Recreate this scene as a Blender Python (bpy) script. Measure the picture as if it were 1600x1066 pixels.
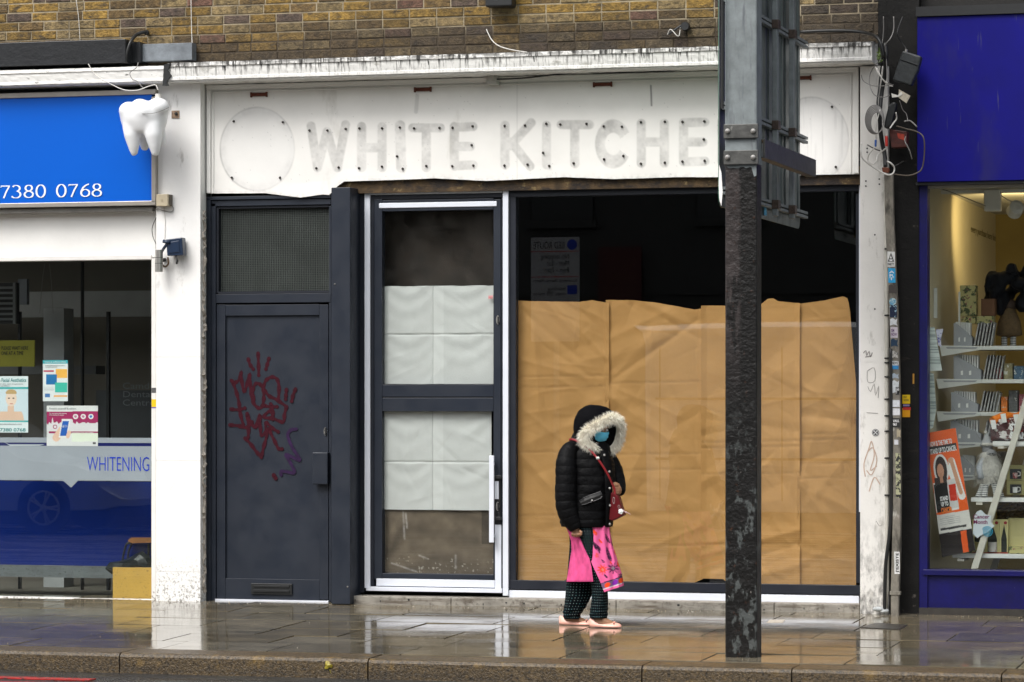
import bpy, math, random
import numpy as np
from mathutils import Vector, Matrix
random.seed(7); np.random.seed(7)
for o in list(bpy.data.objects): bpy.data.objects.remove(o)
S=bpy.context.scene; COL=S.collection; PI=math.pi
# ---------------------------------------------------------------- camera
FP=5000.0; TH=math.atan(.28); sn,cs=math.sin(TH),math.cos(TH)
CX,CY,H=24.0*sn,-24.0*cs,1.545
cam=bpy.data.cameras.new('camera'); co=bpy.data.objects.new('camera',cam); COL.objects.link(co)
co.location=(CX,CY,H); co.rotation_euler=(PI/2,0,TH)
cam.sensor_width=36; cam.lens=36*FP/1600; cam.shift_y=(625-533)/1600
cam.clip_start=.1; cam.clip_end=600; S.camera=co
# ---------------------------------------------------------------- world, sun, exposure
W=bpy.data.worlds.new('World'); S.world=W; W.use_nodes=True; nt=W.node_tree
bg=nt.nodes['Background']; sk=nt.nodes.new('ShaderNodeTexSky'); sk.sky_type='NISHITA'; sk.sun_disc=False
SEL,SAZ=math.radians(52),math.radians(205)
sk.sun_elevation=SEL; sk.sun_rotation=SAZ; sk.dust_density=4; sk.air_density=1.2
hs=nt.nodes.new('ShaderNodeHueSaturation'); hs.inputs['Saturation'].default_value=.22
nt.links.new(sk.outputs[0],hs.inputs['Color']); nt.links.new(hs.outputs[0],bg.inputs[0]); bg.inputs[1].default_value=.15
sl=bpy.data.lights.new('sun','SUN'); so=bpy.data.objects.new('sun',sl); COL.objects.link(so)
sl.energy=1.3; sl.angle=math.radians(28); sl.color=(1,.97,.93)
sd=Vector((math.sin(SAZ)*math.cos(SEL),math.cos(SAZ)*math.cos(SEL),math.sin(SEL)))
so.rotation_euler=sd.to_track_quat('Z','Y').to_euler(); so.location=sd*30
S.view_settings.view_transform='Standard'; S.view_settings.look='None'; S.view_settings.gamma=1
S.view_settings.exposure=.70
S.render.resolution_x=1024; S.render.resolution_y=682
# ---------------------------------------------------------------- pixel -> place helpers
def ray(u,v): return (-sn+cs*(u-800)/FP, cs+sn*(u-800)/FP, (625-v)/FP)
def P(u,v,y):
    d=ray(u,v); t=(y-CY)/d[1]; return Vector((CX+t*d[0],y,H+t*d[2]))
def X(u,y): return P(u,625,y).x
def Z(v,y,u=800): return P(u,v,y).z
def PX(u,v,x):
    d=ray(u,v); t=(x-CX)/d[0]; return Vector((x,CY+t*d[1],H+t*d[2]))
def proj(x,y,z):
    dx=x-CX; dy=y-CY; dp=-sn*dx+cs*dy; r=cs*dx+sn*dy
    return 800+FP*r/dp, 625-FP*(z-H)/dp
def sc(r,g,b,k=1.0):
    f=lambda c:(c/255/12.92 if c<=10 else ((c/255+.055)/1.055)**2.4)*k
    return (f(r),f(g),f(b))
# ---------------------------------------------------------------- materials
def mat(name,col,rough=.6,metal=0,var=.12,vs=4,bump=0,bs=60,attr=False,coat=0,dirt=(),rvar=0,spec=.5,emit=0,wave=None):
    m=bpy.data.materials.new(name); m.use_nodes=True; n=m.node_tree; N=n.nodes; L=n.links.new
    b=N['Principled BSDF']; geo=N.new('ShaderNodeNewGeometry')
    def noise(scale,det=4,vec=None,rgh=.6):
        q=N.new('ShaderNodeTexNoise'); q.inputs['Scale'].default_value=scale; q.inputs['Detail'].default_value=det; q.inputs['Roughness'].default_value=rgh
        if vec is not None:
            mp=N.new('ShaderNodeMapping'); mp.inputs['Scale'].default_value=vec; L(geo.outputs['Position'],mp.inputs[0]); L(mp.outputs[0],q.inputs['Vector'])
        else: L(geo.outputs['Position'],q.inputs['Vector'])
        return q.outputs[0]
    def mr(src,a,b2,c,d):
        q=N.new('ShaderNodeMapRange'); L(src,q.inputs[0])
        for i,v in enumerate((a,b2,c,d)): q.inputs[i+1].default_value=v
        return q.outputs[0]
    def math_(op,a,b2):
        q=N.new('ShaderNodeMath'); q.operation=op
        for i,v in enumerate((a,b2)):
            if isinstance(v,(int,float)): q.inputs[i].default_value=v
            else: L(v,q.inputs[i])
        return q.outputs[0]
    if attr:
        a=N.new('ShaderNodeAttribute'); a.attribute_name='Col'; c=a.outputs['Color']
    else:
        a=N.new('ShaderNodeRGB'); a.outputs[0].default_value=(*col,1); c=a.outputs[0]
    if var:
        f=mr(noise(vs,5),.3,.7,1-var,1+var*.6)
        q=N.new('ShaderNodeVectorMath'); q.operation='SCALE'; L(c,q.inputs[0]); L(f,q.inputs['Scale']); c=q.outputs[0]
    for d in dirt:
        dc,vec,lo,hi=d[:4]; f=mr(noise(1,5,vec,.65),lo,hi,0,1)
        if len(d)>4:
            sp=N.new('ShaderNodeSeparateXYZ'); L(geo.outputs['Position'],sp.inputs[0])
            f=math_('MULTIPLY',f,mr(sp.outputs[d[6] if len(d)>6 else 2],d[4],d[5],1,0))
        q=N.new('ShaderNodeMix'); q.data_type='RGBA'; L(f,q.inputs[0]); L(c,q.inputs[6]); q.inputs[7].default_value=(*dc,1); c=q.outputs[2]
    L(c,b.inputs['Base Color']); b.inputs['Roughness'].default_value=rough; b.inputs['Metallic'].default_value=metal
    b.inputs['Specular IOR Level'].default_value=spec; b.inputs['Coat Weight'].default_value=coat
    if rvar: L(mr(noise(vs*1.7,4),.35,.65,max(.02,rough-rvar),rough+rvar),b.inputs['Roughness'])
    if bump:
        q=N.new('ShaderNodeBump'); q.inputs['Strength'].default_value=min(1,bump); q.inputs['Distance'].default_value=.004*max(1,bump)
        L(noise(bs,4),q.inputs['Height']); L(q.outputs[0],b.inputs['Normal'])
    if emit:
        b.inputs['Emission Color'].default_value=(*col,1); b.inputs['Emission Strength'].default_value=emit
    return m
def glassmat(name,f0=.035,tint=(.96,.97,.97),dust=0,dcol=(.5,.5,.48)):
    m=bpy.data.materials.new(name); m.use_nodes=True; n=m.node_tree; N=n.nodes; L=n.links.new
    for x in list(N): N.remove(x)
    out=N.new('ShaderNodeOutputMaterial'); t=N.new('ShaderNodeBsdfTransparent'); t.inputs[0].default_value=(*tint,1)
    g=N.new('ShaderNodeBsdfGlossy'); g.inputs['Roughness'].default_value=0; ge=N.new('ShaderNodeNewGeometry')
    def M_(op,a,b=0):
        q=N.new('ShaderNodeMath'); q.operation=op
        for i,v in enumerate((a,b)):
            if isinstance(v,(int,float)): q.inputs[i].default_value=v
            else: L(v,q.inputs[i])
        return q.outputs[0]
    d=N.new('ShaderNodeVectorMath'); d.operation='DOT_PRODUCT'; L(ge.outputs['Normal'],d.inputs[0]); L(ge.outputs['Incoming'],d.inputs[1])
    f=M_('ADD',M_('MULTIPLY',M_('POWER',M_('SUBTRACT',1,M_('ABSOLUTE',d.outputs['Value'])),5),1-f0),f0)
    mx=N.new('ShaderNodeMixShader'); L(f,mx.inputs[0]); L(t.outputs[0],mx.inputs[1]); L(g.outputs[0],mx.inputs[2]); o=mx.outputs[0]
    if dust:
        d=N.new('ShaderNodeBsdfDiffuse'); d.inputs[0].default_value=(*dcol,1)
        q=N.new('ShaderNodeTexNoise'); q.inputs['Scale'].default_value=4; q.inputs['Detail'].default_value=9; q.inputs['Distortion'].default_value=1.2
        L(ge.outputs['Position'],q.inputs['Vector'])
        r=N.new('ShaderNodeMapRange'); L(q.outputs[0],r.inputs[0])
        for i,v in enumerate((.42,.8,0,dust)): r.inputs[i+1].default_value=v
        m2=N.new('ShaderNodeMixShader'); L(r.outputs[0],m2.inputs[0]); L(o,m2.inputs[1]); L(d.outputs[0],m2.inputs[2]); o=m2.outputs[0]
    L(o,out.inputs[0]); return m
# ---------------------------------------------------------------- object helpers
ORG={}
def tag(o,label=None,cat=None,group=None,kind=None):
    for k,v in (('label',label),('category',cat),('group',group),('kind',kind)):
        if v: o[k]=v
    return o
def thing(name,loc,label,cat,group=None):
    o=bpy.data.objects.new(name,None); COL.objects.link(o); o.location=loc; o.empty_display_size=.1
    ORG[o.name]=Vector(loc); return tag(o,label,cat,group)
class MB:
    def __init__(s): s.v=[]; s.f=[]; s.c=[]; s.uv={}; s.mi=[]
    def add(s,vs,fs,col=None):
        k=len(s.v); s.v+= [tuple(p) for p in vs]; s.f+= [tuple(i+k for i in f) for f in fs]
        s.c+=[col or (1,1,1)]*len(vs); return s
    def box(s,x0,x1,y0,y1,z0,z1,col=None):
        x0,x1=min(x0,x1),max(x0,x1); y0,y1=min(y0,y1),max(y0,y1); z0,z1=min(z0,z1),max(z0,z1)
        return s.add([(x,y,z) for z in (z0,z1) for y in (y0,y1) for x in (x0,x1)],[(0,2,3,1),(4,5,7,6),(0,1,5,4),(2,6,7,3),(0,4,6,2),(1,3,7,5)],col)
    def pb(s,u0,v0,u1,v1,yf,yb,um=None,col=None):   # box whose FRONT face fills pixel rectangle at plane yf
        um=um if um is not None else (u0+u1)/2
        return s.box(X(u0,yf),X(u1,yf),yf,yb,Z(v0,yf,um),Z(v1,yf,um),col)
    def prism(s,pts,yf,yb,col=None):                # polygon of world (x,z), extruded along y
        n=len(pts); A=sum(pts[i][0]*pts[(i+1)%n][1]-pts[(i+1)%n][0]*pts[i][1] for i in range(n))
        if A<0: pts=pts[::-1]
        vs=[(p[0],yf,p[1]) for p in pts]+[(p[0],yb,p[1]) for p in pts]
        return s.add(vs,[tuple(range(n)),tuple(range(2*n-1,n-1,-1))]+[(i,n+i,n+(i+1)%n,(i+1)%n) for i in range(n)],col)
    def pprism(s,pix,yf,yb,col=None): return s.prism([(P(u,v,yf).x,P(u,v,yf).z) for u,v in pix],yf,yb,col)
    def tube(s,pts,r,n=8,cap=True,col=None):
        pts=[Vector(p) for p in pts]; m=len(pts); rs=r if isinstance(r,(list,tuple)) else [r]*m; up=None; rings=[]
        for i,p in enumerate(pts):
            t=(pts[min(i+1,m-1)]-pts[max(i-1,0)]).normalized()
            if up is None: up=t.orthogonal().normalized()
            up=(up-t*up.dot(t)); up=up.normalized() if up.length>1e-6 else t.orthogonal().normalized()
            b=t.cross(up); rings.append([p+(up*math.cos(2*PI*k/n)+b*math.sin(2*PI*k/n))*rs[i] for k in range(n)])
        return s.loft(rings,cap,col)
    def loft(s,rings,cap=True,col=None,closed=True):
        n=len(rings[0]); k=len(s.v); m=len(rings)
        vs=[p for r in rings for p in r]; fs=[]
        for i in range(m-1):
            for j in range(n if closed else n-1):
                a=i*n+j; b=i*n+(j+1)%n; fs.append((a,b,b+n,a+n)); s.uv[len(s.f)+len(fs)-1]=((j/n,i/m),((j+1)/n,i/m),((j+1)/n,(i+1)/m),(j/n,(i+1)/m))
        if cap: fs+= [tuple(range(n-1,-1,-1)),tuple(range((m-1)*n,m*n))]
        return s.add(vs,fs,col)
    def lathe(s,prof,c,n=20,axis='z',col=None):     # prof: (r,h)
        c=Vector(c); rings=[]
        for r,h in prof:
            q=[]
            for k in range(n):
                a=2*PI*k/n; ca,sa=r*math.cos(a),r*math.sin(a)
                q.append(c+(Vector((ca,sa,h)) if axis=='z' else Vector((ca,-h,sa)) if axis=='y' else Vector((h,ca,sa))))
            rings.append(q)
        return s.loft(rings,True,col)
    def ball(s,c,r,n=14,m=9,col=None):
        r=(r,r,r) if isinstance(r,(int,float)) else r
        rings=[[ (c[0]+r[0]*math.cos(2*PI*k/n)*math.sin(PI*i/m),c[1]+r[1]*math.sin(2*PI*k/n)*math.sin(PI*i/m),c[2]-r[2]*math.cos(PI*i/m)) for k in range(n)] for i in range(m+1)]
        rings[0]=[(p[0],p[1],p[2]) for p in rings[0]]
        return s.loft(rings[1:-1],True,col)
    def ribbon(s,pts,w,y,th=.0006,col=None):        # flat stroke of world (x,z) points facing the street
        m=len(pts); ws=w if isinstance(w,(list,tuple)) else [w]*m; L=[];R=[]
        for i,p in enumerate(pts):
            a=pts[max(i-1,0)]; b=pts[min(i+1,m-1)]; dx,dz=b[0]-a[0],b[1]-a[1]; l=math.hypot(dx,dz) or 1
            nx,nz=-dz/l*ws[i]/2,dx/l*ws[i]/2; yi=y-.00002*i; L.append((p[0]+nx,yi,p[1]+nz)); R.append((p[0]-nx,yi,p[1]-nz))
        return s.add(L+R,[(i,i+1,m+i+1,m+i) for i in range(m-1)],col)
    def build(s,name,m,parent=None,smooth=False,bev=0,colattr=False,sub=0,recalc=True):
        if parent is not None: o0=ORG[parent.name]
        else:
            a=np.array(s.v); lo,hi=a.min(0),a.max(0); o0=Vector(((lo[0]+hi[0])/2,(lo[1]+hi[1])/2,lo[2]))
        me=bpy.data.meshes.new(name); me.from_pydata([(p[0]-o0[0],p[1]-o0[1],p[2]-o0[2]) for p in s.v],[],s.f)
        if s.uv:
            l=me.uv_layers.new(name='UVMap')
            for fi,q in s.uv.items():
                p=me.polygons[fi]
                for k,li in enumerate(p.loop_indices):
                    if k<4: l.data[li].uv=q[k]
        if colattr:
            ca=me.color_attributes.new('Col','FLOAT_COLOR','POINT')
            arr=np.ones((len(s.v),4),'f'); arr[:,:3]=np.array(s.c); ca.data.foreach_set('color',arr.ravel())
        if recalc:
            import bmesh
            bm=bmesh.new(); bm.from_mesh(me); bmesh.ops.recalc_face_normals(bm,faces=bm.faces); bm.to_mesh(me); bm.free()
        me.materials.append(m)
        if smooth:
            me.polygons.foreach_set('use_smooth',[True]*len(me.polygons))
        o=bpy.data.objects.new(name,me); COL.objects.link(o)
        if smooth=='auto': 
            try: me.set_sharp_from_angle(angle=math.radians(40))
            except Exception: pass
        if parent is not None: o.parent=parent; ORG[o.name]=o0
        else: o.location=o0; ORG[o.name]=o0.copy() if isinstance(o0,Vector) else Vector(o0)
        if bev:
            b=o.modifiers.new('bevel','BEVEL'); b.width=bev; b.segments=2; b.limit_method='ANGLE'; b.angle_limit=math.radians(35)
        if sub:
            b=o.modifiers.new('sub','SUBSURF'); b.levels=sub; b.render_levels=sub
        me.update(); return o
def tube_at(pix,y,r,n=6):   # tube along pixel points lying at plane y (or given per point)
    return MB().tube([P(p[0],p[1],p[2] if len(p)>2 else y) for p in pix],r,n)
def smoothpts(pts,k=6):
    out=[]; n=len(pts); pts=[Vector(p) for p in pts]
    for i in range(n-1):
        p0,p1,p2,p3=pts[max(i-1,0)],pts[i],pts[i+1],pts[min(i+2,n-1)]
        for j in range(k):
            t=j/k; out.append(.5*((2*p1)+(p2-p0)*t+(2*p0-5*p1+4*p2-p3)*t*t+(3*p1-p0-3*p2+p3)*t*t*t))
    out.append(pts[-1]); return out
def grid(name,nx,nz,posfn,colfn,m,parent=None,smooth=True):
    """sheet of nx*nz cells; posfn(s,t)->x,y,z arrays; colfn(u,v,x,z)->n*3 colours (u,v = where it sits in the photo)"""
    s_,t_=np.meshgrid(np.linspace(0,1,nx+1),np.linspace(0,1,nz+1)); s_=s_.ravel(); t_=t_.ravel()
    x,y,z=posfn(s_,t_); x=np.broadcast_to(x,s_.shape); y=np.broadcast_to(y,s_.shape); z=np.broadcast_to(z,s_.shape)
    i=np.arange(nz)[:,None]*(nx+1)+np.arange(nx)[None,:]; i=i.ravel()
    fa=np.stack([i,i+1,i+nx+2,i+nx+1],1)[:,::-1]
    if parent is not None: o0=ORG[parent.name]
    else: o0=Vector(((x.min()+x.max())/2,(y.min()+y.max())/2,z.min()))
    me=bpy.data.meshes.new(name); V=np.stack([x-o0[0],y-o0[1],z-o0[2]],1)
    me.from_pydata(V.tolist(),[],fa.tolist())
    if colfn:
        u,v=proj(x,y,z); c=np.clip(colfn(u,v,x,z),0,1); a=np.ones((len(x),4),'f'); a[:,:3]=c
        ca=me.color_attributes.new('Col','FLOAT_COLOR','POINT'); ca.data.foreach_set('color',a.ravel())
    me.materials.append(m)
    if smooth: me.polygons.foreach_set('use_smooth',[True]*len(me.polygons))
    o=bpy.data.objects.new(name,me); COL.objects.link(o); me.update()
    if parent is not None: o.parent=parent
    else: o.location=o0
    ORG[o.name]=Vector(o0); return o
def flatgrid(name,u0,v0,u1,v1,y,step,colfn,m,parent=None,um=None):
    um=um or (u0+u1)/2; x0,x1=X(u0,y),X(u1,y); z0,z1=Z(v1,y,um),Z(v0,y,um)
    return grid(name,max(2,int((x1-x0)/step)),max(2,int((z1-z0)/step)),lambda s,t:(x0+(x1-x0)*s,y+0*s,z0+(z1-z0)*t),colfn,m,parent,False)
def sd(u,v,x0,y0,x1,y1):
    dx,dy=x1-x0,y1-y0; t=np.clip(((u-x0)*dx+(v-y0)*dy)/(dx*dx+dy*dy+1e-9),0,1)
    return np.hypot(u-x0-t*dx,v-y0-t*dy)
def fill(n,c): return np.tile(np.array(c,float),(n,1))
def put(C,mask,c): C[mask]=c
def vnoise(x,z,f,seed=0,oct=3):
    """cheap value noise"""
    tot=0;amp=1;out=np.zeros_like(x,float)
    for o in range(oct):
        X_=x*f*2**o+seed*17.3; Z_=z*f*2**o+seed*7.1
        i=np.floor(X_).astype(int); j=np.floor(Z_).astype(int); fx=X_-i; fz=Z_-j; fx=fx*fx*(3-2*fx); fz=fz*fz*(3-2*fz)
        h=lambda a,b: (np.sin(a*127.1+b*311.7+seed*3.3)*43758.5453)%1
        out+=amp*((h(i,j)*(1-fx)+h(i+1,j)*fx)*(1-fz)+(h(i,j+1)*(1-fx)+h(i+1,j+1)*fx)*fz); tot+=amp; amp*=.5
    return out/tot
_tc={}
def textmesh(s,bold=0):
    k=(s,bold)
    if k not in _tc:
        c=bpy.data.curves.new('t','FONT'); c.body=s; c.extrude=.5; c.offset=bold; c.resolution_u=3; c.space_line=.95; c.align_x='LEFT'
        o=bpy.data.objects.new('t',c); COL.objects.link(o); dg=bpy.context.evaluated_depsgraph_get(); dg.update()
        me=o.evaluated_get(dg).to_mesh(); v=np.array([tuple(p.co) for p in me.vertices]); f=[tuple(p.vertices) for p in me.polygons]
        bpy.data.objects.remove(o); bpy.data.curves.remove(c); _tc[k]=(v,f)
    return _tc[k]
def text(name,s,o,rt,up,w,h,m,parent=None,bold=0,th=.001,build=True,mb=None):
    v,f=textmesh(s,bold); lo,hi=v.min(0),v.max(0); o=Vector(o); rt=Vector(rt).normalized(); up=Vector(up).normalized(); nn=rt.cross(up)
    V=[o+rt*((p[0]-lo[0])/(hi[0]-lo[0])*w)+up*((p[1]-lo[1])/(hi[1]-lo[1])*h)+nn*(p[2]+.5)*th for p in v]
    q=mb or MB(); q.add(V,f)
    return q.build(name,m,parent) if mb is None else q
def ptext(name,s,u0,v0,u1,v1,y,m,parent=None,bold=0,mb=None,th=.0012):
    a=P(u0,v1,y); um=(u0+u1)/2
    return text(name,s,(a.x,y,Z(v1,y,um)),(1,0,0),(0,0,1),X(u1,y)-a.x,Z(v0,y,um)-Z(v1,y,um),m,parent,bold,th,mb=mb)
def struct(o): o['kind']='structure'; return o
# ================================================================ materials
white=mat('white_paint',(.83,.82,.79),.55,var=.07,vs=2,bump=.25,bs=35)
pilwhite=mat('pilaster_paint',(.84,.83,.81),.5,var=.05,vs=2,bump=.35,bs=30,dirt=[((.16,.15,.13),(70,70,60),.50,.62,.0,.40),((.3,.28,.25),(9,9,3),.62,.8)])
pilwhite2=mat('worn_pilaster_paint',(.74,.72,.68),.55,var=.06,vs=3,bump=.35,bs=30,dirt=[((.06,.055,.05),(16,16,7),.44,.62,.0,.75),((.35,.33,.29),(12,12,4),.58,.75)])
cornw=mat('weathered_cornice_paint',(.66,.65,.61),.6,var=.1,vs=5,bump=.4,bs=40,dirt=[((.02,.018,.015),(42,42,5),.54,.66),((.03,.028,.022),(18,18,30),.50,.58,Z(78,-.3)-.02,Z(78,-.3)-.07),((.25,.24,.2),(5,5,12),.55,.7)])
cornc=mat('clean_cornice_paint',(.78,.77,.74),.5,var=.06,vs=5,bump=.2,bs=40,dirt=[((.1,.1,.09),(12,12,24),.62,.7)])
charcoal=mat('charcoal_powder_coat',sc(32,38,49),.45,var=.10,vs=3,bump=.06,bs=200,rvar=.08,spec=.4,dirt=[((.03,.034,.042),(9,9,2.5),.66,.9)])
charc_d=mat('charcoal_dark_frame',sc(26,30,40),.5,var=.1,vs=3,rvar=.08,spec=.4)
trimw=mat('white_pvc_trim',(.70,.73,.80),.35,var=.05,vs=3)
blackp=mat('black_plastic',(.012,.013,.014),.45,var=.2,vs=20)
blacktim=mat('black_painted_timber',(.010,.011,.013),.38,var=.3,vs=12,bump=.5,bs=30)
steel=mat('galvanised_steel',(.19,.215,.22),.55,metal=.1,var=.30,vs=9,bump=.15,bs=25,dirt=[((.10,.11,.12),(25,25,3),.55,.7)])
alum=mat('brushed_aluminium',(.40,.37,.33),.38,metal=.5,var=.1,vs=10)
stainl=mat('stainless_steel',(.5,.48,.45),.3,metal=.8,var=.1,vs=10)
rust=mat('rust',(.12,.03,.015),.8,var=.4,vs=50,bump=.5)
blueS=mat('blue_sign_vinyl',sc(2,92,200,.95),.28,var=.03,vs=1,spec=.4)
cable_g=mat('grey_cable',(.22,.21,.2),.5,var=.15); cable_w=mat('white_cable',(.62,.6,.56),.5,var=.1); cable_k=mat('black_cable',(.012,.012,.012),.4,var=.1)
beige=mat('beige_plastic',(.50,.43,.30),.5,var=.08)
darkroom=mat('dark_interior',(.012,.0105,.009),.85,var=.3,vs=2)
attrm=mat('printed_paper',(1,1,1),.55,attr=True,var=.04,vs=6)
attr_matte=mat('painted_board',(1,1,1),.5,attr=True,var=.05,vs=3,bump=.25,bs=18,dirt=[((.45,.43,.38),(3,3,1.2),.60,.85)])
lead=mat('lead_flashing',(.16,.18,.20),.5,var=.35,vs=14,bump=.4,bs=20)
concrete=mat('stained_concrete',(.27,.25,.215),.6,var=.3,vs=8,bump=.5,bs=50,dirt=[((.08,.065,.05),(14,14,14),.52,.68),((.10,.08,.06),(3,3,30),.5,.65)])
glass=glassmat('shop_glass',.07); glassd=glassmat('dusty_glass',.018,dust=.022,dcol=(.35,.33,.30)); glassb=glassmat('showroom_glass',.036,(.96,.98,.97))
inkb=mat('black_ink',(.015,.015,.015),.5,var=0); inkw=mat('white_ink',(.82,.82,.82),.5,var=0)
# ================================================================ ground
def gz(y): return .02*y
def wetmat(name,col,attr=True,lo=.0,hi=.16,bs=30,bump=.09,vs=1.3):
    m=mat(name,col,.2,attr=attr,var=.35,vs=5,bump=bump,bs=bs,spec=.5,dirt=[((.06,.052,.036),(2.2,6,1),.52,.72)])
    n=m.node_tree; b=n.nodes['Principled BSDF']; q=n.nodes.new('ShaderNodeTexNoise'); q.inputs['Scale'].default_value=vs; q.inputs['Detail'].default_value=7; q.inputs['Roughness'].default_value=.65
    g=n.nodes.new('ShaderNodeNewGeometry'); mp=n.nodes.new('ShaderNodeMapping'); mp.inputs['Scale'].default_value=(1,2.2,1); n.links.new(g.outputs['Position'],mp.inputs[0]); n.links.new(mp.outputs[0],q.inputs['Vector'])
    r=n.nodes.new('ShaderNodeMapRange'); n.links.new(q.outputs[0],r.inputs[0])
    for i,v in enumerate((.40,.62,lo,hi)): r.inputs[i+1].default_value=v
    n.links.new(r.outputs[0],b.inputs['Roughness'])
    return m
wet=wetmat('wet_paving_stone',(.1,.1,.1))
ys=[.25,-.36,-.92,-1.5,-2.08,-2.62,-3.16,-3.70]
mb=MB()
for r in range(len(ys)-1):
    x=-11+random.random()*.4
    while x<12:
        L=random.choice([.6,.75,.9,.9,1.05]); g=.006
        k=random.uniform(.72,1.2); w_=random.uniform(-.08,.08)
        col=(.165*k*(1+w_*.5),.142*k,.10*k*(1-w_))
        a,b=x+g,x+L-g; y0,y1=ys[r+1]+g,ys[r]-g; t1,t2,t3=(random.uniform(-.0022,.0022) for _ in range(3))
        mb.add([(a,y0,gz(y0)+t1),(b,y0,gz(y0)+t2),(b,y1,gz(y1)+t3),(a,y1,gz(y1)+t1+t3-t2),(a,y0,gz(y0)-.05),(b,y0,gz(y0)-.05),(b,y1,gz(y1)-.05),(a,y1,gz(y1)-.05)],
               [(0,1,2,3),(0,4,5,1),(1,5,6,2),(2,6,7,3),(3,7,4,0)],col)
        x+=L
tag(mb.build('pavement',wet,colattr=True),kind='structure')
bed=wetmat('wet_joint_sand',(.03,.025,.02),attr=False,lo=.3,hi=.5)
tag(MB().add([(-70,-3.72,gz(-3.7)-.012),(70,-3.72,gz(-3.7)-.012),(70,.3,-.006),(-70,.3,-.006)],[(0,1,2,3)]).build('pavement_bed',bed,recalc=False),kind='structure')
kerbm=mat('wet_granite_kerb',(.085,.058,.028),.35,var=.9,vs=55,bump=1.6,bs=90,rvar=.12,dirt=[((.16,.10,.03),(10,10,6),.56,.7),((.02,.016,.012),(1.5,1.5,20),.45,.7,gz(-4)-.13,gz(-4)-.04)])
mb=MB(); x=-11.6; jx=[X(u,-4) for u in (187,575,1003,1237)]; edges=[X(187,-4)-1.75*k for k in (5,4,3,2,1)]+jx+[X(1565,-4),X(1565,-4)+1.8,X(1565,-4)+3.6,X(1565,-4)+5.4]
for a,b in zip(edges,edges[1:]):
    z=gz(-3.85)+random.uniform(-.003,.003); zb=gz(-4)-.3
    # top arris rounded
    prof=[(-3.705,z),(-3.97,z-.004),(-3.992,z-.010),(-4.003,z-.028),(-4.006,-.5+z),(-3.705,-.5+z)]
    n=24; rings=[]
    for i in range(n+1):
        xx=a+.004+(b-a-.008)*i/n; rings.append([(xx,p[0]+random.uniform(-.0025,.0025),p[1]+random.uniform(-.0015,.0015)) for p in prof])
    mb.loft(rings)
tag(mb.build('kerb',kerbm),kind='structure')
RZ=gz(-4)-.125
asph=wetmat('wet_asphalt',(.02,.02,.02),attr=False,lo=.12,hi=.45,bs=140,bump=1.2)
tag(MB().add([(-70,-18.4,RZ),(70,-18.4,RZ),(70,-3.95,RZ-.004),(-70,-3.95,RZ-.004)],[(0,1,2,3)]).build('road',asph,recalc=False),kind='structure')
tag(MB().add([(-300,-300,RZ-.2),(300,-300,RZ-.2),(300,300,RZ-.2),(-300,300,RZ-.2)],[(0,1,2,3)]).build('ground',asph,recalc=False),kind='structure')
redl=mat('red_road_paint',(.42,.02,.015),.3,var=.3,vs=14,dirt=[((.05,.04,.04),(20,20,20),.52,.62)],bump=.8,bs=120)
# double red lines by the kerb
mb=MB()
for y0 in (-4.50,-4.82): mb.box(-14,X(150,y0),y0-.12,y0,RZ-.002,RZ+.004)
tag(mb.build('red_route_line',redl),kind='structure')
whl=mat('white_road_paint',(.5,.5,.48),.4,var=.2,vs=14)
mb=MB()
for k in range(-8,9): mb.box(k*5-1,k*5+1,-11.3,-11.2,RZ,RZ+.004)
tag(mb.build('lane_marking',whl),kind='structure')
tag(MB().box(-70,70,-30,-18.4,RZ-.3,RZ+.12).build('far_pavement',wetmat('wet_far_paving',(.1,.09,.08),attr=False)),kind='structure')
# gutter debris, litter, leaf, drain cover, small tile
leafm=mat('yellow_leaf',(.30,.24,.02),.5,var=.5,vs=90)
p=P(512,1040,-4.02); mb=MB(); pts=[]
for k in range(18):
    a=2*PI*k/18; r=.024*(1+.28*math.cos(3*a+.6)+.1*math.sin(7*a)); pts.append((p.x+r*math.cos(a)*1.05,-4.012-.004*math.sin(3*a),p.z+r*math.sin(a)))
mb.add(pts+[(p.x,-4.022,p.z)],[(i,(i+1)%18,18) for i in range(18)]); mb.tube([(p.x+.01,-4.013,p.z-.025),(p.x+.02,-4.014,p.z-.05)],.0015,5)
tag(mb.build('fallen_leaf',leafm),'yellow fallen leaf stuck to the wet face of the kerb','leaf')
def gp(u,v):   # pixel -> point on the pavement
    y=-1.5
    for _ in range(20):
        q=P(u,v,y); y+= (q.z-gz(y))*(-14) if False else 0
        d=ray(u,v); t=(-H+.02*CY)/(d[2]-.02*d[1]) ; return Vector((CX+t*d[0],CY+t*d[1],H+t*d[2]))
a,b,c,d=gp(1368,974),gp(1418,977),gp(1405,984),gp(1345,981)
iron=mat('wet_cast_iron',(.02,.018,.016),.3,var=.3,vs=30,bump=1,bs=120)
o=Vector((0,0,.004)); mb=MB().add([a+o,b+o,c+o,d+o,a-o*3,b-o*3,c-o*3,d-o*3],[(0,1,2,3),(0,4,5,1),(1,5,6,2),(2,6,7,3),(3,7,4,0)])
tag(mb.build('access_cover',iron),'dark iron access cover let into the wet paving by the drainpipe','access cover')
a,b,c,d=gp(1203,969),gp(1227,969),gp(1223,973.5),gp(1198,973.5)
o=Vector((0,0,.003)); mb=MB().add([a+o,b+o,c+o,d+o,a-o,b-o,c-o,d-o],[(0,1,2,3),(0,4,5,1),(1,5,6,2),(2,6,7,3),(3,7,4,0)])
tag(mb.build('marker_tile',mat('pale_tile',(.5,.46,.4),.4,var=.2,vs=40)),'small pale tile let into the pavement behind the sign post','tile')
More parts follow.
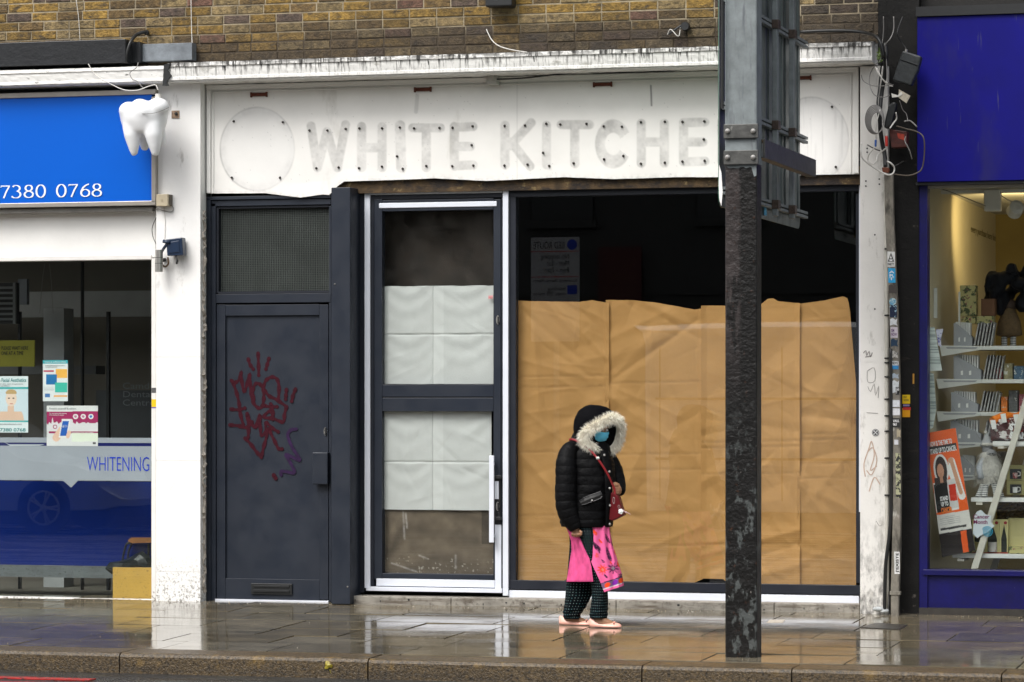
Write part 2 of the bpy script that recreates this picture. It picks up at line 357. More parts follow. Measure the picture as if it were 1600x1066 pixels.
# litter scraps / grit along the foot of the shopfront (uncountable)
mb=MB()
for k in range(900):
    x=random.uniform(-5,6); y=-.14-abs(random.gauss(0,.10)) if random.random()<.6 else random.uniform(-3.6,-.2)
    r=random.uniform(.0015,.007)*(1 if y>-.5 else .7); z=gz(y)+.003; a=random.random()*6
    mb.add([(x+r*math.cos(a),y+r*math.sin(a),z),(x+r*math.cos(a+2.1),y+r*math.sin(a+2.1),z),(x+r*math.cos(a+4.2),y+r*math.sin(a+4.2),z),(x,y,z+r*.7)],[(0,1,3),(1,2,3),(2,0,3)],random.choice([(.3,.24,.16),(.12,.07,.03),(.05,.04,.03),(.45,.42,.36),(.1,.05,.02)]))
tag(mb.build('pavement_grit',mat('grit',(1,1,1),.6,attr=True,var=0),colattr=True),'scattered grit and leaf scraps lying on the wet paving','grit',kind='stuff')
# ================================================================ brick wall over the shops
bt=thing('brick_wall',(0,.05,2.9),'yellow stock brick wall with sooty lower courses above the shop cornices','brick wall')
ch=.0722; bl=.2145; mo=.011; z0=Z(83,.05,810); mb=MB(); mrt=MB()
for r in range(-1,62):
    off=(r%2)*.5*bl+random.uniform(-.01,.01); x=-6.6-off
    zz=z0+r*ch; soot={-1:.92,0:.90,1:.84,2:.72,3:.30,4:.1}.get(r,0)
    while x<X(1372,.05):
        L=bl*(.5 if (random.random()<.04) else 1); x1=min(x+L-mo,X(1372,.05))
        q=random.random(); k=random.uniform(.55,1.05)
        base=(.29,.175,.035) if q<.40 else (.30,.215,.095) if q<.66 else (.16,.10,.035) if q<.88 else (.17,.085,.055) if q<.93 else (.11,.075,.055)
        s_=soot*random.uniform(.8,1.08)
        s_*=(.55+.45*min(1,max(0,(x+2.6)/1.5))) if r>=1 else 1
        xx=(x+1.6)
        if x>X(1230,.05): s_=max(s_,.93)
        if r>=6 and X(780,.05)-.3<x<X(860,.05): s_=max(s_,.7)
        s_=min(s_,.97); base=tuple(c_*k*(1-s_)+d_*s_ for c_,d_ in zip(base,(.040,.030,.020)))
        d=random.uniform(-.003,.003); e=.0035
        a,b,lo,hi=x,x1,zz+mo/2,zz+ch-mo/2
        if b-a>.03:
            j=lambda:random.uniform(-.0018,.0018)
            fr=[(a+e+j(),.05-d,lo+e+j()),(b-e+j(),.05-d,lo+e+j()),(b-e+j(),.05-d,hi-e+j()),(a+e+j(),.05-d,hi-e+j())]
            bk=[(a,.062,lo),(b,.062,lo),(b,.062,hi),(a,.062,hi)]; md=[(a,.053-d,lo),(b,.053-d,lo),(b,.053-d,hi),(a,.053-d,hi)]
            mb.add(fr+md+bk,[(0,1,2,3)]+[(i,i+4,(i+1)%4+4,(i+1)%4) for i in range(4)]+[(i+4,i+8,(i+1)%4+8,(i+1)%4+4) for i in range(4)],base)
        x+=L
brickm=mat('stock_brick',(1,1,1),.8,attr=True,var=.62,vs=26,bump=3,bs=60,dirt=[((.05,.035,.018),(12,12,30),.52,.68),((.02,.015,.01),(70,70,70),.66,.72)])
mb.build('bricks',brickm,bt,colattr=True)
mort=mat('lime_mortar',(.30,.25,.17),.9,var=.5,vs=9,bump=.8,bs=120,dirt=[((.06,.045,.03),(4,4,4),.2,.35,z0+.14,z0+.24)])
MB().box(-6.6,X(1372,.05),.056,.35,z0-.35,z0+62*ch).build('mortar',mort,bt)
# deep dark building mass at right above the charity shop
tag(MB().box(X(1430,.05),9,.06,.4,Z(22,.06,1500),7.6).build('upper_wall',mat('sooty_render',(.012,.011,.010),.8,var=.4,vs=6,bump=.6)),'black sooty wall above the dark blue shop fascia','wall')
# ================================================================ cornices
def cornice(name,ua,ub,vt,vb,prof,m,label,um,joints=(),yend=.06):
    x0,x1=X(ua,-.3),X(ub,-.3); zt=Z(vt,-.3,um); zb=Z(vb,-.3,um); h=zt-zb
    n=int((x1-x0)/.03); mb=MB(); rings=[]
    for i in range(n+1):
        x=x0+(x1-x0)*i/n; w=.0015; rings.append([(x,p[0]+random.uniform(-w,w),zb+p[1]*h+random.uniform(-w,w)) for p in prof])
    mb.loft(rings[:n+1]); 
    t=thing(name,(x0,0,zb),label,'cornice'); mb.build('moulding',m,t)
    jm=MB()
    for u in joints:
        x=X(u,-.31); jm.tube([(x,prof[0][0]-.30+.25,zt-.01) if False else (x,-.3012,zt-.035),(x+.004,-.275,zt-.10),(x+.002,-.262,zb+.03)],.0035,5)
    if joints: jm.build('open_joint',blackp,t)
    return t
prof=[(.05,1.12),(-.18,1.10),(-.30,1.0),(-.302,.80),(-.297,.78),(-.292,.76),(-.291,.60),(-.288,.42),(-.284,.25),(-.290,.22),(-.290,.08),(-.272,.06),(-.272,0),(.05,-.02)]
cw=mat('weathered_cornice',(.76,.75,.72),.6,var=.1,vs=5,bump=.4,bs=40,
   dirt=[((.02,.018,.015),(45,45,3),.50,.60,Z(86,-.3)-.005,Z(114,-.3)),((.02,.018,.015),(18,18,40),.42,.52,Z(86,-.3)+.03,Z(86,-.3)-.035),((.35,.34,.3),(5,5,12),.62,.75)])
cornice('shop_cornice',262,1362,82,112,prof,cw,'weathered white cornice with black drip streaks over the vacant shop',810,(350,668,833,1005))
cornice('shop_cornice',-320,263,107,132,prof,cornc,'clean white cornice moulding above the blue dental fascia',120)
# broken end chunk between the two cornices (dark gap)
tag(MB().pprism([(256,101),(266,99),(262,110),(267,118),(260,128),(262,134),(254,134)],-.309,-.28).build('cornice_break',blackp),'black broken gap where the two white cornices meet','gap')
# timber box, lead piece, hose, wires above cornice
t=thing('timber_box',P(100,100,-.2),'black painted timber box lying along the top of the dental cornice','timber box')
MB().pb(-300,64,196,101,-.22,.04,um=100).build('board',blacktim,t,bev=.004)
MB().pb(196,66,219,98,-.10,.04).build('end_block',blacktim,t)
tag(MB().pb(219,68,300,95,-.05,.045).add([],[]).build('lead_flashing',lead,bev=.003),'short grey lead flashing piece on the brickwork right of the black timber box','flashing')
mb=MB().tube(smoothpts([P(196,99,-.2),P(197,85,-.2),P(204,66,-.16),P(214,54,-.08),P(228,50,-.02),P(231,52,.05)]),.014,10); mb.ball(P(229,51,-.01),.022)
tag(mb.build('black_hose',cable_k,smooth=True),'curved black hose running from the brickwork down behind the cornice','hose')
def wire(name,pix,y,r,m,label,cat='cable',n=6,group=None):
    return tag(MB().tube(smoothpts([P(p[0],p[1],p[2] if len(p)>2 else y) for p in pix],5),r,n).build(name,m,smooth=True),label,cat,group)
wire('cable',[(298,-40),(299,30),(300,62),(302,80),(305,94)],.03,.0035,cable_w,'thin pale cable clipped down the bricks beside the lead flashing')
wire('cable',[(119,0),(123,30),(125,64)],.03,.0025,cable_w,'fine white wire hanging on bricks above the black timber box')
wire('cable',[(760,46,.03),(768,62,.0),(780,72,-.1),(800,78,-.25),(824,82,-.31)],.03,.004,cable_w,'white wire looping from the bricks onto the weathered cornice')
wire('cable',[(1043,54,.02),(1048,46,.0),(1060,57,-.01),(1063,42,.02)],.03,.0035,cable_w,'short grey wire hooked under the black round fitting on the bricks')
mb=MB().lathe([(.0,.0),(.03,.0),(.035,.02),(.03,.05),(.0,.05)],P(1072,42,.03),16,'y'); mb.tube([P(1064,40,.0),P(1050,50,.0),P(1045,53,.01)],.008)
tag(mb.build('round_fitting',blackp,smooth=False),'black round cable fitting on the sooty bricks','cable fitting')
tag(MB().pb(758,-30,800,10,-.08,.04).build('wall_vent',blackp,bev=.01),'black fitting on the bricks at the top edge above the vacant shop','wall fitting')
wire('cable',[(1250,50,-.1),(1300,48,-.1),(1345,50,-.15),(1372,60,-.33),(1380,90,-.33)],.0,.012,cable_k,'thick black cable running along the bricks to the cable tangle')
# ================================================================ pilasters and piers
def shell(name,u0,v0,u1,vb,yf,m,label,cat='pilaster',joints=(),um=None):
    x0,x1=X(u0,yf),X(u1,yf); zt=Z(v0,yf,um or u0); t=thing(name,((x0+x1)/2,yf,0),label,cat)
    zj=[-.1]+sorted(Z(v,yf,u0) for v in joints)+[zt]
    mb=MB()
    for a,b in zip(zj,zj[1:]): mb.box(x0,x1,yf,.12,a+.0012,b-.0012)
    mb.box(x0+.002,x1-.002,yf+.003,.12,-.1,zt-.001)
    mb.build('shaft',m,t); return t
pilL=shell('pilaster',244,128,313,940,-.12,pilwhite,'clean white painted pilaster between the dental surgery and the charcoal door',joints=(558,720,893))
mb=MB(); mb.tube([(X(313,-.12)+.004+random.uniform(-.004,.006),-.06+random.uniform(-.02,.02),Z(330+k*5,-.05,316)) for k in range(120)],[.008+.012*random.random() for k in range(120)],7)
mb.build('flaked_plaster',mat('raw_plaster',(.42,.38,.33),.8,var=.4,vs=40),pilL)
tag(MB().box(X(313,-.12)+.001,X(322,.02),.0,.1,0,Z(134,0,316)).build('shadow_gap',mat('grey_gap',(.10,.09,.08),.8,var=.3,vs=20)),'narrow grey gap strip between the left white pilaster and the vacant shopfront','strip')
pilR=shell('pilaster',1344,104,1387,952,-.12,pilwhite2,'dirty white pilaster with faint tags at the right of the papered window',joints=(385,566,744,926))
gk=mat('faded_tag',(.52,.38,.30),.6,var=.2,vs=30)
mb=MB(); yy=-.1215
for pts in ([(1352,745),(1350,725),(1358,700),(1362,690),(1366,712),(1360,735),(1370,728)],[(1354,735),(1362,742),(1370,720),(1364,700),(1356,706)],[(1358,768),(1366,746),(1375,757)]):
    mb.ribbon([(q.x,q.z) for q in smoothpts([P(u,v,yy) for u,v in pts],4)],.008,yy); yy-=.0003
mb.build('paint_tag',gk,pilR)
yy=-.1215; pnm=mat('grey_pen',(.22,.2,.19),.6,var=.3,vs=60)
for pts in ([(1349,552),(1353,548),(1354,556),(1358,549),(1360,558),(1363,551)],[(1352,558),(1362,556)],[(1355,580),(1366,575),(1367,595),(1356,597),(1355,580)],[(1356,604),(1360,612),(1366,600),(1368,618),(1373,603),(1372,622)],[(1354,645),(1372,646)],[(1369,814),(1374,822),(1378,820)]):
    MB().ribbon([(q.x,q.z) for q in smoothpts([P(u,v,yy) for u,v in pts],3)],.0035 if pts[0][1]>560 else .006,yy).build('pen_tag',pnm,pilR); yy-=.0003
# round black sticker on the pilaster
c=P(1368,676,-.1225); mb=MB().lathe([(0,0),(.026,0),(.026,.0008),(0,.0008)],c,24,'y'); mb.build('round_sticker',inkb,pilR)
mb=MB(); r_=[(c.x+.020*math.cos(2*PI*k/20),c.z+.020*math.sin(2*PI*k/20)) for k in range(21)]; mb.ribbon(r_,.003,-.1238)
for a in (.8,2.3): mb.ribbon([(c.x-.016*math.cos(a),c.z-.016*math.sin(a)),(c.x+.016*math.cos(a),c.z+.016*math.sin(a))],.004,-.1241+a*.0002)
mb.build('sticker_emblem',inkw,pilR)
for u,v in ((1353,190),(1353,283),(1353,291),(1374,280),(1374,288),(1355,232),(1355,238),(1367,483),(1367,367)): MB().lathe([(0,0),(.006,0),(.006,.004),(0,.004)],P(u,v,-.1205),8,'y').build('screw_hole',blackp,pilR)
pier_m=mat('sooty_pier',(.006,.0055,.005),.6,spec=.25,var=.5,vs=7,bump=.8,bs=30,dirt=[((.05,.042,.034),(3,3,9),.60,.78),((.08,.07,.06),(14,14,14),.67,.72)])
pb_=shell('pier',1387,-120,1436,957,-.05,pier_m,'black sooty pier between the vacant shop and the charity shop','pier',joints=(390,567,748,922))
MB().box(X(1372,-.02),X(1388,-.02),-.02,.1,Z(100,-.02,1380),Z(-120,-.02,1380)).build('pier_head',pier_m,pb_)
st=mat('yellow_sticker',(.75,.5,.0),.5,var=.05); 
for (v,c1) in ((617,(.75,.5,.0)),(638,(.72,.32,.0))):
    m_=mat('notice_sticker_%d'%v,c1,.5,var=.05); MB().pb(1410,v,1422,v+14,-.0525,-.05).build('notice_sticker',m_,pb_)
ptext('print','PAY\nNOW',1412,619,1420,627,-.0526,inkb,pb_)
MB().pb(1411,632,1421,635,-.0528,-.05).build('sticker_band',mat('mauve',(.25,.2,.4),.5,var=0),pb_)
MB().pb(1411,636.5,1423,641,-.0530,-.05).build('sticker_band',mat('redband',(.5,.02,.02),.5,var=0),pb_)
MB().pb(1426,584,1428.5,600,-.0530,-.05).build('peeling_sticker',mat('torn_orange',(.5,.25,.03),.5,var=.3,vs=60),pb_)
# ================================================================ rooms behind the shopfronts (closed boxes)
def room(name,x0,x1,y0,y1,z0,z1,m):
    v=[(x,y,z) for z in (z0,z1) for y in (y0,y1) for x in (x0,x1)]
    return tag(MB().add(v,[(0,1,3,2),(4,6,7,5),(2,3,7,6),(0,2,6,4),(1,5,7,3)]).build(name,m,recalc=False),kind='structure')
ZT=Z(130,0)
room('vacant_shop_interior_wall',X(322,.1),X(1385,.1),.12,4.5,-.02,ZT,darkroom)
dentroom=mat('surgery_wall',(.15,.14,.115),.8,var=.15,vs=1.5)
room('surgery_interior_wall',-8.5,X(318,.1),.12,3.4,-.02,ZT,dentroom)
# ================================================================ buildings, van, car and sign across the road (seen only as reflections)
far=mat('far_brick',(.022,.014,.010),.85,var=.3,vs=4); farw=mat('far_render',(.045,.045,.042),.8,var=.12,vs=2); farg=mat('far_window',(.02,.022,.025),.1,var=0)
x=-34
for i,(w,h,m_,lb) in enumerate([(9,10.5,far,'red brick terrace across the road with white sashes'),(8,9.5,farw,'pale rendered terrace across the road'),(9,11,far,'tall brown brick terrace opposite the vacant shop'),(8,9,farw,'cream rendered house opposite the charity shop'),(9,10,far,'brick terrace at the far right across the road')]):
    t=thing('terrace_building',(x+w/2,-27,0),lb,'building'); MB().box(x,x+w-.02,-33,-26,-.3,h).build('wall',m_,t)
    MB().box(x-.0,x+w-.02,-26.06,-25.96,3.2,3.7).build('cornice',farw,t); MB().box(x+.4,x+w-.4,-25.99,-25.9,.5,2.9).build('shop_window',farg,t)
    for fl in range(2):
        for k in range(3):
            xa=x+1+k*(w-2.6)/2; za=4.4+fl*3; f=MB().box(xa,xa+1,-25.99,-25.93,za,za+1.7).build('window',farg,t)
            MB().box(xa-.06,xa+1.06,-25.99,-25.91,za-.12,za).build('sill',farw,t)
    x+=w
van_p=mat('van_paint',(.75,.76,.77),.25,var=.02,coat=.3); tyre=mat('tyre_rubber',(.015,.015,.015),.8,var=.1); rim=mat('alloy_rim',(.5,.5,.52),.3,metal=.7,var=0); vg=mat('vehicle_glass',(.01,.012,.015),.05,var=0)
def wheel(t,x,y,z,r,side=1):
    w=MB().lathe([(r*.62,.0),(r*.95,.0),(r,.03),(r,.18),(r*.95,.21),(r*.6,.21)],(x,y,z),28,'y').build('wheel',tyre,t,smooth=False)
    mb=MB().lathe([(0,-.02),(r*.16,-.0),(r*.16,.03),(0,.03)],(x,y,z),16,'y')
    for k in range(5):
        a=2*PI*k/5
        for d in (-.12,.12): mb.tube([(x+r*.1*math.cos(a),y-.02*side*-1,z+r*.1*math.sin(a)),(x+r*.64*math.cos(a+d),y+.0,z+r*.64*math.sin(a+d))],r*.045,6)
    ring=[(x+r*.66*math.cos(2*PI*k/28),y+.0,z+r*.66*math.sin(2*PI*k/28)) for k in range(29)]; mb.tube(ring,r*.05,6)
    mb.build('rim',rim,w)
def vehicle(name,x0,prof,y0,y1,paint,wheels,wr,win,label,cat,inset=.06):
    t=thing(name,(x0+2,(y0+y1)/2,RZ),label,cat)
    mb=MB(); P_=smoothpts([(p[0],0,p[1]) for p in prof]+[(prof[0][0],0,prof[0][1])],4)[:-1]; yc=(y0+y1)/2
    zs=[p[1] for p in prof]; zm=max(zs); rings=[]
    for f,sc_ in ((0,.965),(.03,.99),(.08,1),(.92,1),(.97,.99),(1,.965)):
        y=y0+(y1-y0)*f; cx_=sum(p[0] for p in prof)/len(prof); cz=.8
        rings.append([(x0+cx_+(p.x-cx_)*sc_,y,RZ+cz+(p.z-cz)*sc_) for p in P_])
    mb.loft(rings); mb.build('body',paint,t,smooth=False)
    for poly in win: MB().prism([(x0+a,RZ+b) for a,b in poly],y1+.004,y1-.03).build('window',vg,t)
    for wx in wheels:
        wheel(t,x0+wx,y1+.01-.0,RZ+wr,wr)
        w=MB().lathe([(0,0),(wr,0),(wr,.2),(0,.2)],(x0+wx,y0+.2,RZ+wr),20,'y').build('wheel',tyre,t)
        MB().lathe([(0,0),(wr*1.14,0),(wr*1.14,.012),(0,.012)],(x0+wx,y1+.006,RZ+wr*1.02),28,'y').build('wheel_arch',blackp,t)
    return t
vx=X(0,0)*0
tv=vehicle('parked_van',-2.75,[(0,.35),(-.02,2.45),(.08,2.68),(3.1,2.70),(3.6,2.45),(4.1,1.55),(4.7,1.2),(4.8,.9),(4.8,.4)],-17.6,-15.7,van_p,(.95,3.9),.35,[[(3.15,1.6),(3.2,2.2),(3.5,2.25),(3.95,1.6)]],'white high roofed panel van parked across the road','van')
mb=MB()
for z in (1.0,1.75): mb.box(-2.6,.7,-15.70,-15.685,RZ+z,RZ+z+.03)
for x_ in (-2.55,-1.0,.75): mb.box(x_,x_+.012,-15.7,-15.69,RZ+.5,RZ+2.4)
mb.build('side_ribs',blackp,tv)
carp=mat('silver_paint',(.42,.45,.5),.25,var=0,coat=.4)
tc=vehicle('parked_car',-14.35,[(0,.3),(-.02,.95),(.5,1.05),(1.05,1.45),(2.5,1.48),(3.2,1.0),(4.1,.88),(4.4,.62),(4.42,.3)],-17.4,-15.7,carp,(.75,3.55),.33,[[(.75,1.02),(1.15,1.38),(2.4,1.40),(2.95,1.02)]],'silver hatchback parked across the road with alloy wheels','car')
vehicle('parked_car',4.2+4.0,[(0,.3),(-.02,.95),(.5,1.05),(1.05,1.45),(2.5,1.48),(3.2,1.0),(4.1,.88),(4.4,.62),(4.42,.3)],-17.4,-15.7,mat('white_car_paint',(.7,.7,.7),.25,var=0),(.75,3.55),.33,[[(.75,1.02),(1.15,1.38),(2.4,1.40),(2.95,1.02)]],'white hatchback parked opposite the charity shop','car')
# red route plate facing the vacant shop
def refl(u,v,y): # point whose mirror image in the glass (plane y=.1) is at pixel u,v ; y is the real (negative) y
    q=P(u,v,.2-y); return Vector((q.x,y,q.z))
A_=refl(828,470,-18.3); B_=refl(903,370,-18.3)
t=thing('parking_sign',((A_.x+B_.x)/2,-18.35,RZ+.12),'white red route parking plate with a blue disc on a grey pole','parking sign')
MB().box(A_.x,B_.x,-18.33,-18.30,A_.z-.55,B_.z).build('plate',mat('plate_white',(.42,.42,.42),.4,var=0),t)
MB().tube([((A_.x+B_.x)/2,-18.38,RZ),((A_.x+B_.x)/2,-18.38,B_.z)],.04,10).build('pole',steel,t)
redi=mat('red_ink',(.5,.01,.02),.4,var=0); bli=mat('blue_ink',(.01,.04,.4),.4,var=0)
w_=B_.x-A_.x; h_=B_.z-A_.z
def rt(s,f0,f1,z0_,z1_,m=inkb): text('lettering',s,(A_.x+w_*f1,-18.298,A_.z+h_*z0_),(-1,0,0),(0,0,1),w_*(f1-f0),h_*(z1_-z0_),m,t)
rt('RED ROUTE',.05,.70,.82,.93); rt('No stopping\nMon - Sat\n8am - 7pm',.2,.8,.42,.74); rt('Except 8am-4pm',.05,.95,.28,.34); rt('loading\nmax 20 mins',.05,.72,.08,.22)
mb=MB().box(A_.x,B_.x,-18.3,-18.297,A_.z+h_*.77,A_.z+h_*.78); mb.box(A_.x,B_.x,-18.3,-18.297,A_.z+h_*.37,A_.z+h_*.38); mb.build('rule',redi,t)
MB().lathe([(0,0),(.07,0),(.07,-.004),(0,-.004)],(A_.x+w_*.86,-18.298,A_.z+h_*.88),20,'y').build('disc',bli,t)
MB().box(A_.x+w_*.76,A_.x+w_*.96,-18.3,-18.296,A_.z+h_*.10,A_.z+h_*.24).build('symbol_box',bli,t)
A2=refl(932,520,-25.8); B2=refl(1000,385,-25.8)
t=thing('notice_banner',((A2.x+B2.x)/2,-25.8,A2.z),'dark red banner reading thank you for keeping our distance','banner')
MB().box(A2.x,B2.x,-25.88,-25.84,A2.z,B2.z).build('cloth',mat('banner_red',(.06,.003,.003),.6,var=.05),t)
text('lettering','THANK YOU\nFOR KEEPING\nOUR DISTANCE',(B2.x-.08,-25.838,A2.z+.55),(-1,0,0),(0,0,1),(B2.x-A2.x)-.16,.62,mat('faded_gold',(.10,.03,.015),.6,var=0),t)
# ================================================================ FASCIA with ghost letters
fx0,fx1=X(324,.0),X(1342,.0); ft=Z(121,0,830)
fas=thing('fascia_board',((fx0+fx1)/2,0,Z(285,0)),'white fascia board with the ghost letters of a removed shop name','fascia board')
tear=[(300,303),(415,302),(470,309),(505,304),(514,305),(519,301),(528,291),(538,284),(625,281),(680,279),(760,283),(880,277),(960,280),(1060,277),(1122,277),(1200,275),(1345,272)]
tu=[p[0] for p in tear]; tv_=[p[1] for p in tear]
def fpos(s,t):
    x=fx0+(fx1-fx0)*s; u,_=proj(x,0*x,0*x+2.5); v=np.interp(u,tu,tv_)
    # bottom z from pixel
    dx=x-CX; dy=0-CY; dp=-sn*dx+cs*dy; zb=H+(625-v)*dp/FP
    zb=zb+.003*(vnoise(x,0*x,14,3)-.5)
    return x,.0015*np.sin(x*5)*(1-t)-.012*np.clip(1-t*8,0,1)*(vnoise(x,0*x,2.2,9)-.35),zb+(ft-zb)*t
def soft(d,r,f=2.2): return np.clip((r-d)/f+.5,0,1)
def fcol(u,v,x,z):
    C=fill(len(u),(.82,.805,.77)); n1=vnoise(x,z,9,1,4); n2=vnoise(x,z,45,2,3)
    C*=(1-.10*np.clip(vnoise(x,z,1.3,5,3)-.4,0,1)*1.5)[:,None]
    m=np.zeros(len(u)); hw=7.2
    def L(segs,w=hw):
        nonlocal m
        for s in segs: m=np.maximum(m,soft(sd(u,v,*s),w))
    L([(486,197,496,262),(496,262,511,206),(511,206,527,262),(527,262,540,195)],7)
    L([(565,198,565,262),(597,198,597,262),(565,231,597,231)]); L([(625,196,627,262)],8)
    L([(645,200,688,200),(666,200,666,262)]); L([(710,198,710,260),(710,199,739,198),(710,229,735,229),(710,259,739,258)])
    L([(789,196,789,258),(830,192,797,228),(799,222,828,260)]); L([(854,196,854,258)],7); L([(877,195,921,195),(898,195,898,256)])
    th=np.degrees(np.arctan2(v-226,u-958)); rr=np.hypot((u-958)/25,(v-225)/34)
    cm=soft(np.abs(rr-.82)*26,8)*(np.abs(th)>38); m=np.maximum(m,cm)
    L([(1002,193,1002,255),(1038,193,1038,255),(1002,222,1038,222)]); L([(1068,193,1068,252),(1068,192,1101,191),(1068,222,1098,222),(1068,253,1101,252)])
    L([(1128,190,1128,252),(1128,190,1165,252),(1165,190,1165,252)])
    pat=np.clip(.45+1.1*(n1-.5)+.7*(n2-.5),0,1)
    top=np.clip((215-v)/25,0,1)*.25
    C=C*(1-(m*(.09+.32*pat+top*m*.4))[:,None])
    # dirt halo speckle round the letters
    # two bare circles of an old roundel
    for (cx_,cy_,rx,ry,k) in ((402,233,58,65,.75),(1268,219,58,67,.6)):
        d=np.hypot((u-cx_)/rx,(v-cy_)/ry); edge=np.exp(-((d-1)/.022)**2)+.55*np.exp(-((d-.93)/.09)**2)*(d<1.02)*(vnoise(x,z,30,17,3)+.1); ins=(d<1)
        C=C*(1-(edge*k*(.10+.45*n1**2+.15*np.clip((cx_-u)/rx,0,1)))[:,None]); C[ins]=C[ins]*(.955,.96,.97)+.01
        if cx_>1000: C=C*(1-(ins*.22*np.clip(vnoise(x*6,z*.4,12,8,2)-.55,0,1)*2)[:,None])
    # drip and rust marks
    for (a,b,c_,d_,w,k) in ((1017,134,1018,165,1.2,.7),(652,150,650,175,3,.2),(808,115,808,300,.5,.25)):
        C*=(1-k*soft(sd(u,v,a,b,c_,d_),w,1.5))[:,None]
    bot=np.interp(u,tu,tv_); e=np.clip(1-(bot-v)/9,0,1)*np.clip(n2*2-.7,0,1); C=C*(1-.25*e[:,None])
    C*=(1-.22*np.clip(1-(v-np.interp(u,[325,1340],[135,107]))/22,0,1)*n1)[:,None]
    sp=(vnoise(x,z,120,11,1)>.975); C[sp]*=.7
    return C
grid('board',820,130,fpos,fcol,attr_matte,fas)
mb=MB(); zb=Z(300,0)
mb.box(fx0,fx1,-.022,.0-.001,ft-.03,ft); mb.box(fx0,fx1,-.030,-.001,ft-.012,ft+.006)
mb.box(fx0,fx0+.032,-.020,-.001,Z(302,0,330),ft-.031); mb.box(fx0+.045,fx0+.055,-.010,-.001,Z(302,0,330),ft-.045); mb.box(fx0+.055,fx1-.055,-.010,-.001,ft-.052,ft-.044)
mb.box(fx1-.04,fx1,-.020,-.001,Z(271,0,1340),ft-.031); mb.box(fx1-.065,fx1-.055,-.010,-.001,Z(271,0,1330),ft-.045)
mb.build('edge_moulding',white,fas,bev=.002)
MB().box(fx0-.02,fx1+.0,.012,.04,Z(262,0),ft+.03).build('backing',blacktim,fas)
bolts=[(300+a/3.046,b/3.046) for a,b in ((560,621),(645,621),(732,614),(797,611),(905,611),(989,607),(1057,611),(1178,609),(1240,608),(1335,601),(592,801),(698,797),(795,800),(904,793),(976,744),(1003,804),(1115,790),(1239,791),(1331,691),(1339,788),(199,578),(433,582),(190,846),(419,846))]
bolts+=[(780+a/3.045,b/3.045) for a,b in ((26,599),(123,597),(224,589),(291,592),(415,589),(497,601),(584,603),(674,581),(788,579),(872,580),(976,577),(973,663),(977,765),(872,769),(788,774),(674,779),(591,742),(499,758),(354,777),(209,727),(238,790),(135,783),(25,788),(1049,768))]
bolts+=[(1300,167),(1306,261)]
boltm=mat('dark_bolt',(.05,.045,.04),.4,metal=.5,var=.2); bo=None
for u,v in bolts:
    p=P(u,v,-.002)
    if bo is None:
        bo=MB().lathe([(0,0),(.0095,0),(.0095,.004),(.006,.005),(.006,.016),(0,.017)],p,10,'y').build('bolt',boltm,fas); b0=p
    else:
        c_=bo.copy(); COL.objects.link(c_); c_.parent=fas; c_.location=p-b0; ORG[c_.name]=ORG[fas.name]
rb=None
for i,(u,v,w,lb) in enumerate(((405,148,26,'rusted metal bracket stub on the fascia above the left ghost circle'),(661,140,26,'rusted red bracket stub on the fascia above the letters of WHITE'),(942,132,28,'rusted red bracket stub on the fascia above the letters of KITCHEN'),(1252,122,30,'rusted bracket stub on the fascia beside the road sign'))):
    p=P(u,v,-.003); ww=w/208/2; mb=MB().box(p.x-ww,p.x+ww,-.012,-.001,p.z-.013,p.z+.013); mb.box(p.x-ww-.006,p.x-ww+.006,-.02,-.001,p.z-.02,p.z+.017); mb.box(p.x+ww-.006,p.x+ww+.005,-.018,-.001,p.z-.019,p.z+.018)
    tag(mb.build('bracket_stub',rust),lb,'bracket')
tag(MB().pb(760,113,776,132,-.10,-.0).lathe([(0,0),(.026,0),(.024,.012),(0,.014)],P(768,122,-.10),14,'y').build('sensor_box',mat('grey_white_plastic',(.45,.44,.41),.5,var=.1),bev=.004),'small off white sensor box tucked under the weathered cornice','sensor box')
for i,(pts,lb) in enumerate(([[(400,131),(520,127),(700,123),(780,119),(900,116),(1000,113),(1118,111)],'thin black cable sagging along the underside of the weathered cornice'],[[(776,128),(820,126),(900,118),(1010,117),(1118,108)],'second thin cable looping right of the sensor box under the cornice'])):
    wire('cable',[(a,b-4) for a,b in pts],-.06-.03*i,.006,cable_k,lb)
# exposed timber strip under the torn board
tag(MB().box(X(520,.03),X(1345,.03),.03,.14,Z(296,.03,900),Z(268,.03,900)).build('lintel_board',mat('rotten_timber',(.075,.045,.018),.85,var=.6,vs=14,bump=1,bs=60,dirt=[((.22,.16,.07),(20,20,20),.6,.68),((.015,.01,.008),(6,6,10),.45,.6)])),'stained brown timber exposed under the torn lower edge of the fascia','timber strip')
# ================================================================ LEFT charcoal door with vent
D=.02
sd_=thing('side_door',(X(425,D),D,0),'charcoal metal side door with red graffiti under a mesh vent','door')
mb=MB()
mb.pb(321,310,329,941,D-.012,.12,col=None); mb.pb(329.5,318,337,939,D+.004,.12)
mb.pb(321,306,517,311,D-.012,.12); mb.pb(329.5,312,517,321,D+.004,.12)
mb.pb(337.5,459,517,473,D+.002,.12); mb.pb(514,322,517.5,940,D+.006,.12)
mb.build('door_frame',charcoal,sd_,bev=.002)
